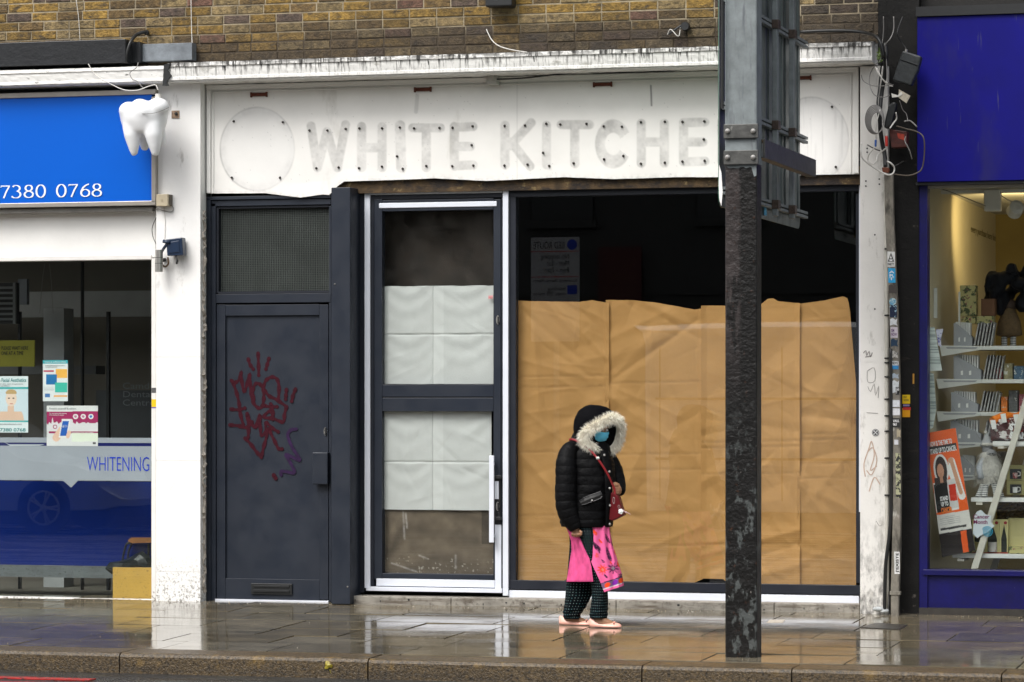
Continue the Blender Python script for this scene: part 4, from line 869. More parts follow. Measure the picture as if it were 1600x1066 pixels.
ptext('lettering','020 7380 0768',-17,669,40,674.5,.0282,ti,t,bold=.015); ptext('lettering','info@camdendental.com',-14,661,34,665,.0282,gi,t)
def p2(u,v,x,z):
    C=fill(len(u),(.74,.77,.78)); put(C,(v<568.5),sc(60,170,180)); put(C,(np.abs(u-76)<8)&(np.abs(v-580)<1.5),sc(190,60,90))
    put(C,(u>87)&(u<105)&(v>577)&(v<591),sc(240,180,80)); put(C,(u>72)&(u<89)&(v>585)&(v<601),sc(20,110,170)); put(C,(u>86)&(u<105)&(v>598)&(v<613),sc(60,185,165))
    put(C,(u>70)&(u<78)&(v>615)&(v<621),sc(70,120,180)); put(C,(u>84)&(u<105)&(v>618)&(v<620.5),sc(235,170,90)); put(C,(u>69)&(u<84)&(v>604)&(v<611)&((v*1.2)%2<1),(.55,.58,.6)); return C
t=poster('wall_poster',67,563,106,627,p2,'small upright notice with orange, blue and teal blocks in the dental window')
ptext('lettering','Coping & wellbeing advice',70,564.5,103,567.5,.0282,inkw,t); ptext('lettering','looking after yourself and others\nduring the pandemic',71,570.5,101,575,.0282,gi,t)
def p3(u,v,x,z):
    C=fill(len(u),(.72,.72,.72)); mag=sc(160,30,90); put(C,(v>643)&(v<672),mag)
    sky=664-6*vnoise(u,0*u,.35,3,1)-9*np.exp(-((u-82)/1.3)**2)-4*(np.abs(u-110)<4); put(C,(v>sky)&(v<672),(.70,.68,.70)); put(C,(v>674)&(v<677.5)&(u>76),mag)
    put(C,(v>677)&(v<690)&(u>112),sc(225,232,215)); put(C,(np.hypot(u-86,v-667)<3.4)&(np.hypot(u-86,v-667)>2.2),mag)
    for a in (118,130,142): put(C,np.hypot(u-a,v-651)<4,(.8,.8,.8)); put(C,np.hypot(u-a,v-651)<2.2,sc(190,120,150) if a<140 else sc(60,120,190))
    put(C,sd(u,v,88,684,97,672)<6,sc(228,190,168)); put(C,(np.abs(u-100-(674-v)*.18)<6.6)&(v>655)&(v<684),(.78,.78,.78)); put(C,(np.abs(u-100-(674-v)*.18)<5.0)&(v>658)&(v<681),sc(20,90,180))
    put(C,sd(u,v,106,682,108,676)<3,sc(228,190,168)); put(C,(u>145)&(u<150)&(v>691)&(v<694),(.1,.1,.1)); return C
t=poster('wall_poster',73,634,153,697,p3,'landscape magenta notice showing a hand holding a phone in the dental window')
ptext('lettering','Protect yourself & others',77,637,119,641,.0282,gi,t); ptext('lettering','You must wear a face covering\nwhen entering the surgery',77,645,104,650,.0282,inkw,t); ptext('lettering','call 111',97,664,105,668,.0282,inkw,t)
ptext('lettering','Download the app today',112,675,146,677,.0282,inkw,t)
tag(MB().pb(236.8,606,244,614,-.0315,-.03).build('sticker',mat('grimy_sticker',(.1,.1,.1),.5,var=.6,vs=90)),'grimy grey sticker on the dental window frame above a yellow one','sticker')
t=thing('sticker',P(240,639,-.033),'yellow and mauve sticker on the dental window frame','sticker'); MB().pb(236.8,624,244,636,-.0315,-.03).build('label_top',st,t); MB().pb(236.8,636,244,638,-.0317,-.03).build('label_band',mat('mauve_band',(.15,.1,.35),.5,var=0),t)
# interior seen dimly
I=lambda n,c,**k: mat(n,c,.6,**k)
tag(MB().box(-8.4,X(318,.1),2.6,2.7,Z(495,2.6,150),Z(455,2.6,150)).build('bulkhead',I('bulkhead_grey',(.32,.33,.32))),'grey ceiling bulkhead crossing the back of the dental surgery','bulkhead')
tag(MB().pb(68,482,100,935,1.6,1.8).build('inner_column',I('column_grey',(.45,.47,.48))),'pale grey square column inside the dental surgery','column')
tag(MB().pb(28,436,42,476,1.6,1.65).build('hung_panel',I('panel_grey',(.20,.22,.24))),'small grey panel high up inside the dental window','panel')
t=thing('louvre_vent',P(10,505,1.2),'dark louvred vent at the far left inside the dental window','vent'); MB().pb(-30,442,24,506,1.22,1.3).build('backing',blackp,t); 
mb=MB(); [mb.pb(-30,448+k*8.2,20,451.5+k*8.2,1.2,1.22) for k in range(7)]; mb.pb(20,442,24,506,1.19,1.22); mb.build('louvre',I('louvre_grey',(.14,.15,.15)),t)
for i,(u,w) in enumerate(((28,3),(126,2.5),(166,4))): tag(MB().pb(u,408 if i==1 else 487,u+w,935,1.3,1.34).build('glazing_post',blackp),('slim black post at the left behind the portrait poster','slim black full height post in the middle of the dental window','slim black post at the right inside the dental window')[i],'post')
t=thing('yellow_notice',P(25,573,1.1),'faded yellow notice hanging at the left inside the dental surgery','notice'); MB().pb(-30,532,54,573,1.1,1.11).build('sheet',I('yellow_paper',(.30,.28,.02)),t); ptext('lettering','PLEASE WAIT HERE\nONE AT A TIME',2,541,44,555,1.099,inkb,t)
t=thing('reception_desk',P(190,690,1.5),'grey reception desk behind the blue board','desk'); MB().pb(150,610,236,700,1.7,2.2).build('desk_panel',I('desk_grey',(.06,.065,.07)),t); MB().pb(-40,572,150,585,2.0,2.2).build('counter',I('counter_grey',(.12,.125,.125)),t)
ptext('lettering','Camden\nDental\nCentre',192,598,250,634,1.69,gi,t)
wire('cable',[(70,412,1.0),(66,440,1.0),(62,490,1.0)],1.0,.002,cable_g,'fine hanging wire, left of a pair, inside the dental window')
wire('cable',[(77,412,1.0),(80,440,1.0),(83,490,1.0)],1.0,.002,cable_g,'fine hanging wire, right of a pair, inside the dental window')
# yellow cabinet, bag and chair in the corner of the window
pine=mat('yellow_ply',(.50,.30,.055),.5,var=.12,vs=5,dirt=[((.03,.02,.01),(80,80,80),.62,.68)],bump=.1)
tag(MB().pb(176,887,262,945,.055,.30,um=206).build('plywood_box',pine,bev=.003),'yellow plywood box standing in the corner of the dental window','box')
def blob(pts,y,d,m,name,label,cat,seed=1):
    mb=MB(); n=len(pts); rs=[]
    c=np.mean(np.array(pts),0)
    for f,s_ in ((0,.35),(.12,.75),(.3,1),(.6,1.0),(.85,.8),(1,.4)):
        rs.append([P(c[0]+(p[0]-c[0])*s_*random.uniform(.95,1.06),c[1]+(p[1]-c[1])*s_*random.uniform(.93,1.06),y+d*f) for p in pts])
    mb.loft(rs); return tag(mb.build(name,m,smooth=False),label,cat)
bagm=mat('black_bin_bag',(.008,.012,.011),.28,var=.3,vs=30,bump=1,bs=40)
blob([(166,889),(172,879),(186,877),(200,873),(212,866),(222,861),(233,868),(240,878),(240,889),(215,889),(200,893),(184,899),(172,896)],.06,.25,bagm,'bin_bag','black crumpled plastic bag draped over the yellow plywood box','bag')
ch_=thing('chair',P(215,900,.5),'wooden seated chair with thin black legs behind the black bag','chair')
mb=MB(); rs=[[P(a,b,.34+dy) for a,b in ((199,845),(205,840),(236,840),(262,842),(262,849),(236,848),(206,849))] for dy in (0,.14)]; mb.loft(rs); mb.build('seat',mat('chair_wood',(.28,.12,.04),.4,var=.2,vs=12),ch_,smooth=False)
for pts in ([(205,849,.38),(198,850,.38),(194,862,.38),(191,880,.38),(189,925,.38)],[(232,850,.38),(232,925,.38)],[(206,850,.46),(200,868,.46),(198,925,.46)]): MB().tube(smoothpts([P(*q) for q in pts]),.009,8).build('leg',cable_k,ch_)
# ================================================================ CHARITY SHOP (right)
dbf=mat('deep_blue_fascia',sc(6,4,108,1.0),.5,var=.22,vs=2.2,spec=.2,dirt=[((.02,.018,.09),(2,2,.7),.52,.75),((.05,.05,.12),(40,40,2),.66,.74)]); dbp=mat('deep_blue_paint',sc(8,6,86,1.0),.4,var=.3,vs=9,bump=.3,bs=30,dirt=[((.25,.25,.3),(50,50,50),.70,.74),((.05,.03,.02),(14,14,14),.55,.7,.0,.10)])
cf=thing('blue_fascia',(X(1520,-.14),-.14,Z(285,-.14,1500)),'plain deep blue fascia panel above the charity shop window','fascia board')
MB().pb(1433,24,1990,283,-.14,.05,um=1520).build('panel',dbf,cf,bev=.004); MB().pb(1431,283.5,1990,288,-.12,.05,um=1520).build('bottom_trim',blackp,cf); MB().pb(1431,8,1990,23,-.16,.06,um=1520).build('top_trim',blackp,cf)
cwn=thing('charity_window',(X(1600,-.02),-.02,0),'deep blue painted charity shop window frame and stall riser','shop window')
mb=MB().pb(1436.3,288.5,1449,951,-.05,.08); mb.build('window_post',dbp,cwn,bev=.003)
MB().pb(1442.0,900,1990,951,-.03,.08,um=1520).build('stall_riser',dbp,cwn,bev=.003)
MB().pb(1442.0,891,1990,900,-.065,.08,um=1520).build('sill',dbp,cwn,bev=.004)
MB().pb(1449.2,288.6,1990,293,-.02,.08,um=1520).build('head',mat('pale_head',(.35,.34,.30),.5),cwn)
MB().pb(1449.2,293,1990,890,.03,.036,um=1520).build('pane',glassb,cwn)
tag(MB().pb(1436,951.5,1990,965,-.09,.08,um=1520).build('door_step',mat('dark_step',(.04,.035,.03),.5,var=.4,vs=12)),'low dark step at the foot of the blue charity shopfront','step')
# interior room: cream side wall, ceiling, dark back
cream=mat('cream_wall',(.62,.55,.38),.7,var=.04,vs=2); xw=X(1449,.05)-.02
cz=Z(288,.3,1500)
struct(MB().box(xw-.1,xw,.085,4.2,-.02,cz).build('charity_shop_side_wall',cream))
struct(MB().box(xw,9,.085,4.2,cz,cz+.05).build('charity_shop_ceiling',mat('ceiling_panels',(.52,.51,.47),.8,var=.06)))
struct(MB().box(xw,9,4.2,4.3,-.02,cz).build('charity_shop_back_wall',mat('mustard_wall',(.16,.12,.03),.8,var=.15)))
struct(MB().box(xw,9,.085,4.2,-.03,.10).build('charity_shop_floor',mat('shop_floor',(.03,.025,.02),.5)))
struct(MB().box(8.95,9.05,.085,4.2,.10,cz).build('charity_shop_far_wall',mat('far_wall',(.1,.09,.06),.8)))
# writing on the side wall
def wtext(s,u0,v0,u1,v1,m,name='wall_lettering',label=None):
    a=PX(u0,v1,xw+.002); b=PX(u1,v1,xw+.002); c=PX(u0,v0,xw+.002)
    return tag(text(name,s,a,(0,1,0),(0,0,1),b.y-a.y,c.z-a.z,m),label,'lettering')
wi=mat('wall_ink',(.10,.08,.02),.6,var=0)
wtext('every purchase here funds life-saving research',1517,351,1587,366,wi,label='dark lettering about life-saving research running along the cream side wall')
# lit spot fitting
L_=thing('spotlight',P(1550,330,.9),'white ceiling spotlight shining on the side wall of the charity shop','spotlight')
whp=mat('white_fitting',(.78,.78,.76),.4,var=.03)
mb=MB().pb(1537,296,1563,330,.85,.95); mb.build('bracket',whp,L_,bev=.01)
q=P(1574,331,.95); mb=MB(); a=Vector((q.x+.05,.95,q.z)); d=Vector((-.35,.9,-.35)).normalized()
mb.tube([a-d*.10,a-d*.09,a,a+d*.02],[.03,.055,.06,.05],16); mb.build('lamp_head',whp,L_,smooth=False)
MB().ball(a+d*.03,.03).build('bulb',mat('warm_bulb',(1,.75,.4),emit=6),L_)
MB().box(X(1455,.9),9,.9,.93,cz-.03,cz-.005).build('track',whp,L_)
sp=bpy.data.lights.new('spotlight_bulb','SPOT'); spo=bpy.data.objects.new('spotlight_bulb',sp); COL.objects.link(spo); sp.energy=60; sp.color=(1,.74,.34); sp.spot_size=math.radians(95); sp.spot_blend=.8; sp.shadow_soft_size=.05
spo.location=a+d*.08; tgt=PX(1592,395,xw); spo.rotation_euler=(a+d*.08-tgt).to_track_quat('Z','Y').to_euler()
wire('cable',[(1473,296,.5),(1485,300,.5),(1510,310,.6),(1540,322,.8)],.5,.004,cable_g,'dark cable sagging under the charity shop ceiling')
wire('cable',[(1563,305,.9),(1580,315,.9),(1600,322,.9),(1650,320,.9)],.9,.004,cable_w,'pale cable under the ceiling right of the spotlight')
# shelves with grey magazine files
shm=mat('shelf_white',(.62,.63,.60),.45,var=.04); gfm=mat('grey_card',(.30,.31,.33),.6,var=.06,vs=10); whc=mat('white_card',(.72,.72,.70),.6,var=.05,vs=20)
floral=mat('floral_card',(.42,.38,.16),.6,var=0,dirt=[((.05,.07,.02),(26,26,26),.52,.56),((.22,.05,.07),(33,33,33),.60,.63)])
rows=[(1490,1519,505,541,541,556,1468,1534),(1490,1533,556,593,593,607,1463,1533),(1486,1528,613,644,644,658,1463,1532),(1485,1533,657,692,692,704,1466,1531),(1501,1525,713,745,743,755,1480,1528)]
nm=['topmost','second','third','fourth','lowest']
for i,(a_,b_,v0,v1,s0,s1,sa,sb) in enumerate(rows):
    y=.62; t=thing('wall_shelf',P(1500,s1,y),'%s white bracket shelf along the left of the charity window'%nm[i],'shelf','white shelves carrying grey files')
    MB().pb(sa+16,s0,1600,s0+6,y,y+.45,um=1500).build('board',shm,t,bev=.002)
    mb=MB().pprism([(sa,s0-1),(sb,s0),(sb,s0+5.5),(sa+3,s1+1)],y-.02,y-.004); mb.build('bracket',shm,t,bev=.002)
    MB().pprism([(sa+10,s0+1.5),(sb-6,s0+1.5),(sb-9,s0+4),(sa+12,s0+4)],y-.0225,y-.020).build('slot',gfm,t)
    f=thing('magazine_file',P(1510,v1,y+.03),'grey card file holding white cards on the %s charity shelf'%nm[i],'file box','grey files of cards on the shelves')
    w=b_-a_; MB().pprism([(a_,v0),(a_+w*.12,v0),(b_,v0+(v1-v0)*.62),(b_,v1),(a_,v1)],y+.02,y+.16).build('file',gfm,f,bev=.002)
    mb=MB()
    for k in range(9):
        u=a_+w*.12+k*w*.09; mb.pprism([(u,v0-2+k*.2),(u+w*.055,v0-2+k*.2),(u+w*.055,v1-3),(u,v1-3)],y+.04+k*.002,y+.15)
    mb.build('card',whc,f)
    MB().pprism([(a_+w*.26,v1-13),(a_+w*.34,v1-14),(a_+w*.34,v1-7),(a_+w*.26,v1-7)],y+.0185,y+.0195).pprism([(a_+w*.56,v1-13),(a_+w*.64,v1-14),(a_+w*.64,v1-7),(a_+w*.56,v1-7)],y+.0185,y+.0195).build('finger_slot',whc,f)
    g=MB(); u=b_+3
    c_=thing('card_stack',P(b_+12,v1,y+.05),'leaning white cards beside the file on the %s charity shelf'%nm[i],'cards','leaning cards on the shelves')
    for k in range(6 if i<4 else 4):
        u0_=b_+2+k*5; g.pprism([(u0_+7,v0+random.uniform(-3,3)),(u0_+9,v0+random.uniform(-3,3)),(u0_+3,v1-1),(u0_+.5,v1-1)],y+.04+k*.004,y+.16)
    g.build('card',mat('card_tone_%d'%i,(.36,.36,.36),.5,var=.6,vs=50),c_)
def carton(u0,v0,u1,v1,y,m,label,d=.12,cat='box',name='gift_box',bev=.003): return tag(MB().pb(u0,v0,u1,v1,y,y+d).build(name,m,bev=bev),label,cat)
carton(1500,446,1525,494,.8,floral,'tall floral patterned box standing upright high on the left')
carton(1525.3,494,1552,507,.8,floral,'flat floral box lying right of the tall floral box'); carton(1502,495,1524.5,506,.8,floral,'small floral box under the tall floral box')
carton(1533,467,1554,493.5,.85,mat('brown_card',(.14,.06,.025),.7,var=.1),'plain brown box below the dark rucksack')
tag(MB().pb(1459,450,1464,497,.5,.53).build('wall_bracket',shm),'white vertical shelf upright on the cream wall near the window','bracket')
tag(MB().pb(1497.5,456,1500,505,.7,.72).build('shelf_upright',shm),'thin white upright beside the tall floral box','upright')
mb=MB(); rk=random.Random(9)
for k in range(26): u=rk.uniform(1545,1650); v=rk.uniform(428,486)-(6 if u>1572 else 0); mb.ball(P(u,v,1.1+rk.uniform(0,.25)),(rk.uniform(.04,.075),.07,rk.uniform(.05,.09)),10,7)
mb.pprism([(1571,424),(1576,411),(1584,411),(1590,430)],1.05,1.2); mb.tube([P(1541,450,1.1),P(1545,432,1.1),P(1556,430,1.1)],.02,8)
o_=mb.build('rucksack',mat('navy_fabric',(.003,.004,.008),.7,var=.3,vs=20,bump=1,bs=30,spec=.2),smooth=True); q_=o_.modifiers.new('remesh','REMESH'); q_.mode='VOXEL'; q_.voxel_size=.012; tag(o_,'dark navy rucksack hanging high in the charity shop window','bag')
for (u0,v0,u1,v1,c,lb) in ((1556,575,1566,593,(.35,.05,.04),'small red box beside the second row of cards'),(1568,568,1582,593,(.25,.22,.12),'small olive box standing on the second shelf'),(1584,572,1600,593,(.05,.10,.16),'small dark teal box standing on the second shelf'),
  (1552,612,1562,643,(.45,.42,.30),'narrow cream box beside the third row of cards'),(1564,620,1574,643,(.60,.16,.02),'small orange tub on the third shelf'),(1576,610,1590,643,(.10,.10,.10),'dark grey box on the third shelf'),(1592,616,1606,643,(.30,.08,.10),'dusky pink box on the third shelf'),
  (1536,722,1544,744,(.2,.17,.08),'tiny tan box behind the plush moose'),(1556,706,1570,726,(.16,.12,.06),'brown carton behind the ladder shelf'),(1530,862,1530.5,863,(.1,.1,.1),'') ):
    if lb: carton(u0,v0,u1,v1,.72,mat('goods_%d_%d'%(u0,v0),c,.55,var=.5,vs=45,dirt=[((.5,.5,.45),(30,30,30),.6,.62)]),lb)
# dim second plush figure
t=thing('plush_doll',P(1575,540,1.2),'dim beige plush doll with striped legs sitting on the upper shelf','soft toy')
MB().ball(P(1577,478,1.2),(.06,.05,.055)).build('head',mat('dim_brown',(.06,.035,.025),.8,var=.3),t,smooth=True)
MB().lathe([(.02,0),(.10,.02),(.085,.12),(.04,.24),(.0,.25)],P(1577,528,1.2),16,'z').build('body',mat('dim_tan',(.16,.10,.045),.9,var=.4,vs=40,bump=1),t,smooth=True)
stripe=mat('striped_knit',(.6,.6,.58),.8,var=0,dirt=[((.08,.08,.09),(.01,.01,1),.5,.5)])
def stripes(name,a,b,c1,c2,n):  # horizontally striped material
    m=mat(name,c1,.85,var=0); N=m.node_tree; w=N.nodes.new('ShaderNodeTexWave'); w.bands_direction='Z'; w.inputs['Scale'].default_value=n; g_=N.nodes.new('ShaderNodeNewGeometry'); N.links.new(g_.outputs['Position'],w.inputs[0])
    r=N.nodes.new('ShaderNodeValToRGB'); r.color_ramp.interpolation='CONSTANT'; r.color_ramp.elements[0].color=(*c1,1); r.color_ramp.elements[1].color=(*c2,1); r.color_ramp.elements[1].position=.5
    N.links.new(w.outputs[0],r.inputs[0]); N.links.new(r.outputs[0],N.nodes['Principled BSDF'].inputs['Base Color']); return m
strp=stripes('striped_knit_cloth',0,0,(.62,.62,.60),(.10,.10,.11),24)
for u in (1569,1583): MB().tube([P(u,527,1.17),P(u,545,1.12)],.022,8).build('leg',strp,t)
# ladder display with white boards
ld=thing('ladder_shelf',P(1560,890,.35),'white painted ladder shelf leaning across the charity window','ladder shelf')
wl=mat('whitewashed_wood',(.60,.57,.50),.55,var=.10,vs=14,bump=.3,bs=40)
MB().pprism([(1592,640),(1640,500),(1650,500),(1602,640),(1527,890),(1517,890)][::-1] if False else [(1517,889),(1594,640),(1636,505),(1646,505),(1604,640),(1528,889)],.16,.20).build('side_rail',wl,ld,bev=.003)
MB().pprism([(1547,889),(1624,640),(1634,640),(1557,889)],.55,.59).build('side_rail',wl,ld,bev=.003)
for i,(u,v) in enumerate(((1551,690),(1517,778),(1488,866))):
    MB().pb(u,v,1990,v+6.5,.20,.52,um=1560).build('shelf_board',whc,ld,bev=.002); MB().pb(u+8,v+7,u+18,v+11,.19,.50).build('cleat',wl,ld)
# plush reindeer
rt_=thing('plush_moose',P(1545,778,.34),'grey plush moose with woolly body, bobble hat and striped legs','soft toy')
gk_=mat('grey_felt',(.27,.27,.28),.9,var=.15,vs=40,bump=.6,bs=120); fur_=mat('white_fur',(.52,.50,.46),.95,var=.3,vs=50,bump=1)
yy=.32
mb=MB().ball(P(1543,703,yy),(.040,.045,.045)); mb.ball(P(1549,708,yy-.04),(.040,.035,.026)); mb.build('head',gk_,rt_,smooth=True)
MB().ball(P(1551,709,yy-.08),(.007,.006,.005)).ball(P(1547,709,yy-.08),(.005,.005,.004)).build('nostril',blackp,rt_)
MB().lathe([(.046,0),(.05,.012),(.044,.025),(.025,.06),(.006,.10),(0,.10)],P(1542,698,yy),16,'z').build('hat',mat('grey_hat',(.36,.37,.38),.9,var=.1),rt_,smooth=True)
hat=MB().ball(P(1540,676,yy),.014); [hat.ball(P(1536+k*2.2,694.5,yy-.045),.012) for k in range(8)]; hat.build('hat_trim',fur_,rt_,smooth=True)
MB().ball(P(1536,698,yy),(.012,.008,.018)).build('ear',gk_,rt_,smooth=True)
mb=MB().lathe([(.02,-.0),(.085,.01),(.105,.07),(.095,.14),(.06,.22),(.03,.26),(0,.265)],P(1545,758,yy),20,'z')
for k in range(900):
    a=random.uniform(0,2*PI); zz=random.uniform(.0,.24); r=.10-.25*max(0,zz-.1)*.9; p=P(1545,758,yy); c_=Vector((p.x+r*math.cos(a),yy+r*math.sin(a),p.z+zz)); d_=Vector((math.cos(a)*.5,math.sin(a)*.5,-1)).normalized()*random.uniform(.02,.045); s_=Vector((-math.sin(a),math.cos(a),0))*.002
    mb.add([c_-s_,c_+s_,c_+d_+Vector((math.cos(a),math.sin(a),0))*.012],[(0,1,2)])
mb.build('body',fur_,rt_,recalc=False)
sl=MB().tube([P(1538,718,yy-.04),P(1531,732,yy-.07),P(1533,748,yy-.10)],[.028,.03,.022],10); sl.build('arm',mat('checked_knit',(.40,.42,.46),.9,var=.3,vs=90),rt_,smooth=True)
for u0_,u1_ in ((1537,1528),(1541,1538),(1553,1558),(1556,1565)): MB().tube([P(u0_,757,yy-.06),P(u1_,777,yy-.10)],[.02,.022],10).build('leg',strp,rt_)
for u in (1529,1539): MB().tube(smoothpts([P(u+6,692,yy),P(u-4,676,yy),P(u-8,660,yy)]),.004,6).build('antler',gk_,rt_) if u==1529 else None
# orange and white bundles on upper board
orm=mat('orange_print',(.75,.20,.02),.5,var=0); 
t=thing('charity_bag_pile',P(1580,690,.35),'clear bag of red and black printed socks on the top board of the ladder','packed bag')
pk=mat('sock_print',(.09,.03,.03),.35,var=.2,dirt=[((.62,.6,.58),(16,16,16),.52,.54),((.40,.03,.02),(22,22,22),.60,.63)])
blobp=[(1548,689),(1547,668),(1556,655),(1575,651),(1600,650),(1650,652),(1655,689)]
mb=MB(); c=np.mean(np.array(blobp),0)
mb.loft([[P(c[0]+(p[0]-c[0])*s_,min(689,c[1]+(p[1]-c[1])*s_),.24+.22*f) for p in blobp] for f,s_ in ((0,.8),(.2,1),(.8,1),(1,.8))]); mb.build('pack',pk,t)
ptext('lettering','ST\nSTAND',1578,662,1612,686,.235,inkw,t,bold=.05)
t=thing('orange_bundle',P(1575,664,.3),'orange and white rolled shirts lying on top of the sock bag','clothes')
mb=MB()
for u,v,a in ((1560,655,.25),(1578,652,-.1),(1596,650,.2),(1612,654,-.2)): mb.tube([P(u-9,v+4*a*4,.26),P(u+9,v-4*a*4,.34)],.035,10)
mb.build('roll',orm,t,smooth=False)
mb=MB()
for u,v in ((1568,654),(1588,655),(1552,664)): mb.pprism([(u-5,v-7),(u+3,v-8),(u+5,v+6),(u-2,v+7)],.215,.225)
mb.build('white_label',whc,t)
# mug boxes, basket, gift boxes
t=thing('mug_box_stack',P(1585,772,.38),'two stacked black windowed boxes, each showing a small mug','boxes')
for k,(v0,v1) in enumerate(((727,750.5),(751,773))):
    bx=MB().pb(1573,v0,1640,v1,.36,.48,um=1590).build('carton',mat('carton_olive_%d'%k,(.30,.27,.10),.6,var=.1),t); MB().pb(1578,v0+6,1596,v1-2,.357,.36).build('window',blackp,bx)
    MB().lathe([(0,0),(.016,0),(.018,.04),(.014,.04),(0,.01)],P(1586,v1-3,.34),14,'z').build('mug',whc if k else mat('red_mug',(.5,.35,.33),.4,dirt=[((.3,.02,.03),(60,60,60),.5,.52)]),bx)
    MB().tube([P(1590,v0+10,.34),P(1594,v0+11,.34),P(1594,v0+16,.34),P(1590,v0+17,.34)],.003,6).build('mug_handle',whc,bx)
wk=mat('wicker',(.10,.065,.035),.8,var=.4,vs=60); t=thing('wicker_basket',P(1576,862,.45),'brown woven wicker basket behind the gift boxes','basket')
mb=MB()
for k in range(15):
    v=786+k*5; r=[P(1562+14*(1+math.cos(a))*1.0,v,.46).x for a in (0,)]
    pts=[Vector((X(1580,.46)+.10*math.cos(a),.50+.08*math.sin(a),Z(v,.46,1580)+.006*math.sin(a*10+k*PI))) for a in [2*PI*j/40 for j in range(41)]]; mb.tube(pts,.010,5)
mb.build('weave',wk,t)
t=carton(1499,815,1518,866,.30,floral,'upright floral printed box at the left end of the bottom board')
for k,(a_,b_,lb_) in enumerate(((1518.5,1538,'pale yellow window gift box behind the cancer month card'),(1538.5,1561,'pale yellow gift box showing a patterned white mug'),(1561.5,1575,'narrow pale yellow gift box with a dark bottle, rightmost of the row'))):
    t=thing('window_gift_box',P((a_+b_)/2,866,.26),lb_,'gift box','pale yellow gift boxes with cut out windows'); ce=mat('primrose_card_%d'%k,(.55,.50,.24),.6,var=.06)
    MB().pb(a_,812 if k<2 else 812,b_,866,.29,.38).build('back',ce,t)
    w=b_-a_; MB().pprism([(a_+w*.22,864),(a_+w*.22,842),(a_+w*.55,820),(a_+w*.85,842),(a_+w*.85,864)],.286,.29).build('window',mat('box_window_%d'%k,(.03,.035,.03),.3),t)
    MB().pb(a_,863,b_,866,.283,.29).build('red_edge',mat('red_edge_%d'%k,(.3,.04,.02),.6),t)
    if k<2: MB().lathe([(0,0),(.030,0),(.033,.07),(.026,.07),(0,.01)],P(a_+w*.55,862,.268),16,'z').build('mug',(floral if k==0 else mat('deer_mug',(.5,.48,.45),.4,dirt=[((.35,.05,.03),(60,60,30),.58,.6)])),t)
    MB().lathe([(0,0),(.012,0),(.012,.001),(0,.001)],P(b_-4,817,.289),12,'y').build('seal_or_shade',mat('red_seal_%d'%k,(.3,.02,.03),.5),t)
carton(1576,855,1700,866,.24,floral,'flat floral gift box lying on the bottom board'); carton(1575,810,1640,855,.34,mat('primrose_big',(.5,.45,.22),.6,var=.08),'large pale yellow box at the right of the bottom board')
# cancer month card
t=thing('hanging_card',P(1534,842,.15),'torn white card reading Cancer Month hanging on the ladder rail','card')
MB().pprism([(1523,805),(1527,799),(1533,797),(1540,804),(1549,806),(1548,816),(1554,822),(1543,832),(1534,836),(1527,841),(1520,834),(1521,820)],.148,.151).build('card',mat('pale_card',(.62,.68,.72),.6,var=.05),t)
pu=mat('purple_ink',(.20,.01,.10),.5,var=0); ptext('lettering','Cancer\nMonth',1521,804,1546,819,.1475,pu,t,bold=.02)
mb=MB(); cc=P(1543,831,.147)
mb.ribbon([(cc.x+(.004+.036*i/90)*math.cos(i*.24),cc.z+(.004+.036*i/90)*math.sin(i*.24)) for i in range(91)],.005,.1465); mb.build('blue_spiral',mat('cyan_ink',(.03,.35,.55),.5,var=0),t,recalc=False)
# orange strut card poster
def p4(u,v,x,z):
    # local coords along the tilted card
    a=(u-1447-(v-677)*.125)/46.0; b=(v-677+(u-1447)*.17)/182.0
    C=fill(len(u),sc(232,96,28)); put(C,b>.72,(.68,.66,.62)); put(C,(b>.885),sc(30,22,22)); put(C,(b>.89)&(a>.75)&(a<.95),sc(225,90,30))
    put(C,(b>.125)&(b<.185)&(a>.02)&(a<.98),(.02,.02,.02))
    out=(np.hypot((a-.36)/.26,(b-.33)/.13)<1)|((np.abs(a-.42)<.40)&(b>.44)&(b<.70)&(a<.8))|(sd(a*46,b*182,34,50,44,108)<5.5)|(sd(a*46,b*182,30,60,38,90)<5)
    put(C,out,(.78,.77,.75))
    put(C,np.hypot((a-.36)/.20,(b-.335)/.115)<1,sc(46,26,18)); put(C,(np.abs(a-.30)<.22)&(b>.40)&(b<.5),sc(46,26,18))
    put(C,np.hypot((a-.33)/.115,(b-.345)/.062)<1,sc(205,150,120)); put(C,(np.abs(a-.33)<.05)&(b>.36)&(b<.45),sc(195,140,110))
    put(C,(a>.04)&(a<.52)&(b>.455)&(b<.70),(.012,.012,.012))
    put(C,(a>.50)&(a<.80)&(b>.43)&(b<.685),(.62,.61,.6)); put(C,(a>.54)&(a<.78)&(b>.475)&(b<.62),sc(200,50,25))
    put(C,(sd(a*46,b*182,34,50,43,102)<3),sc(200,150,120)); put(C,(np.hypot((a*46-33),(b*182-49))<4.5),sc(205,155,125))
    put(C,(b>.745)&(b<.82)&(a>.1)&(a<.8)&((b*182)%3<1.1),(.4,.4,.4)); put(C,(b>.84)&(b<.86)&(a>.08)&(a<.98),(.05,.05,.05)); return C
t=thing('strut_card',P(1490,866,.12),'tall orange strut card of a woman with a raised fist and collecting cup','poster')
yc_=.12; TL,TR,BR,BL=P(1447,677,yc_),P(1493,669,yc_),P(1524,860,yc_+.02),P(1472,871,yc_+.02)
def pos4(s,t_):
    w=[(1-s)*t_,s*t_,s*(1-t_),(1-s)*(1-t_)]; g_=lambda i:w[0]*TL[i]+w[1]*TR[i]+w[2]*BR[i]+w[3]*BL[i]
    return g_(0),g_(1),g_(2)
grid('print',90,260,pos4,p4,attrm,t,smooth=False)
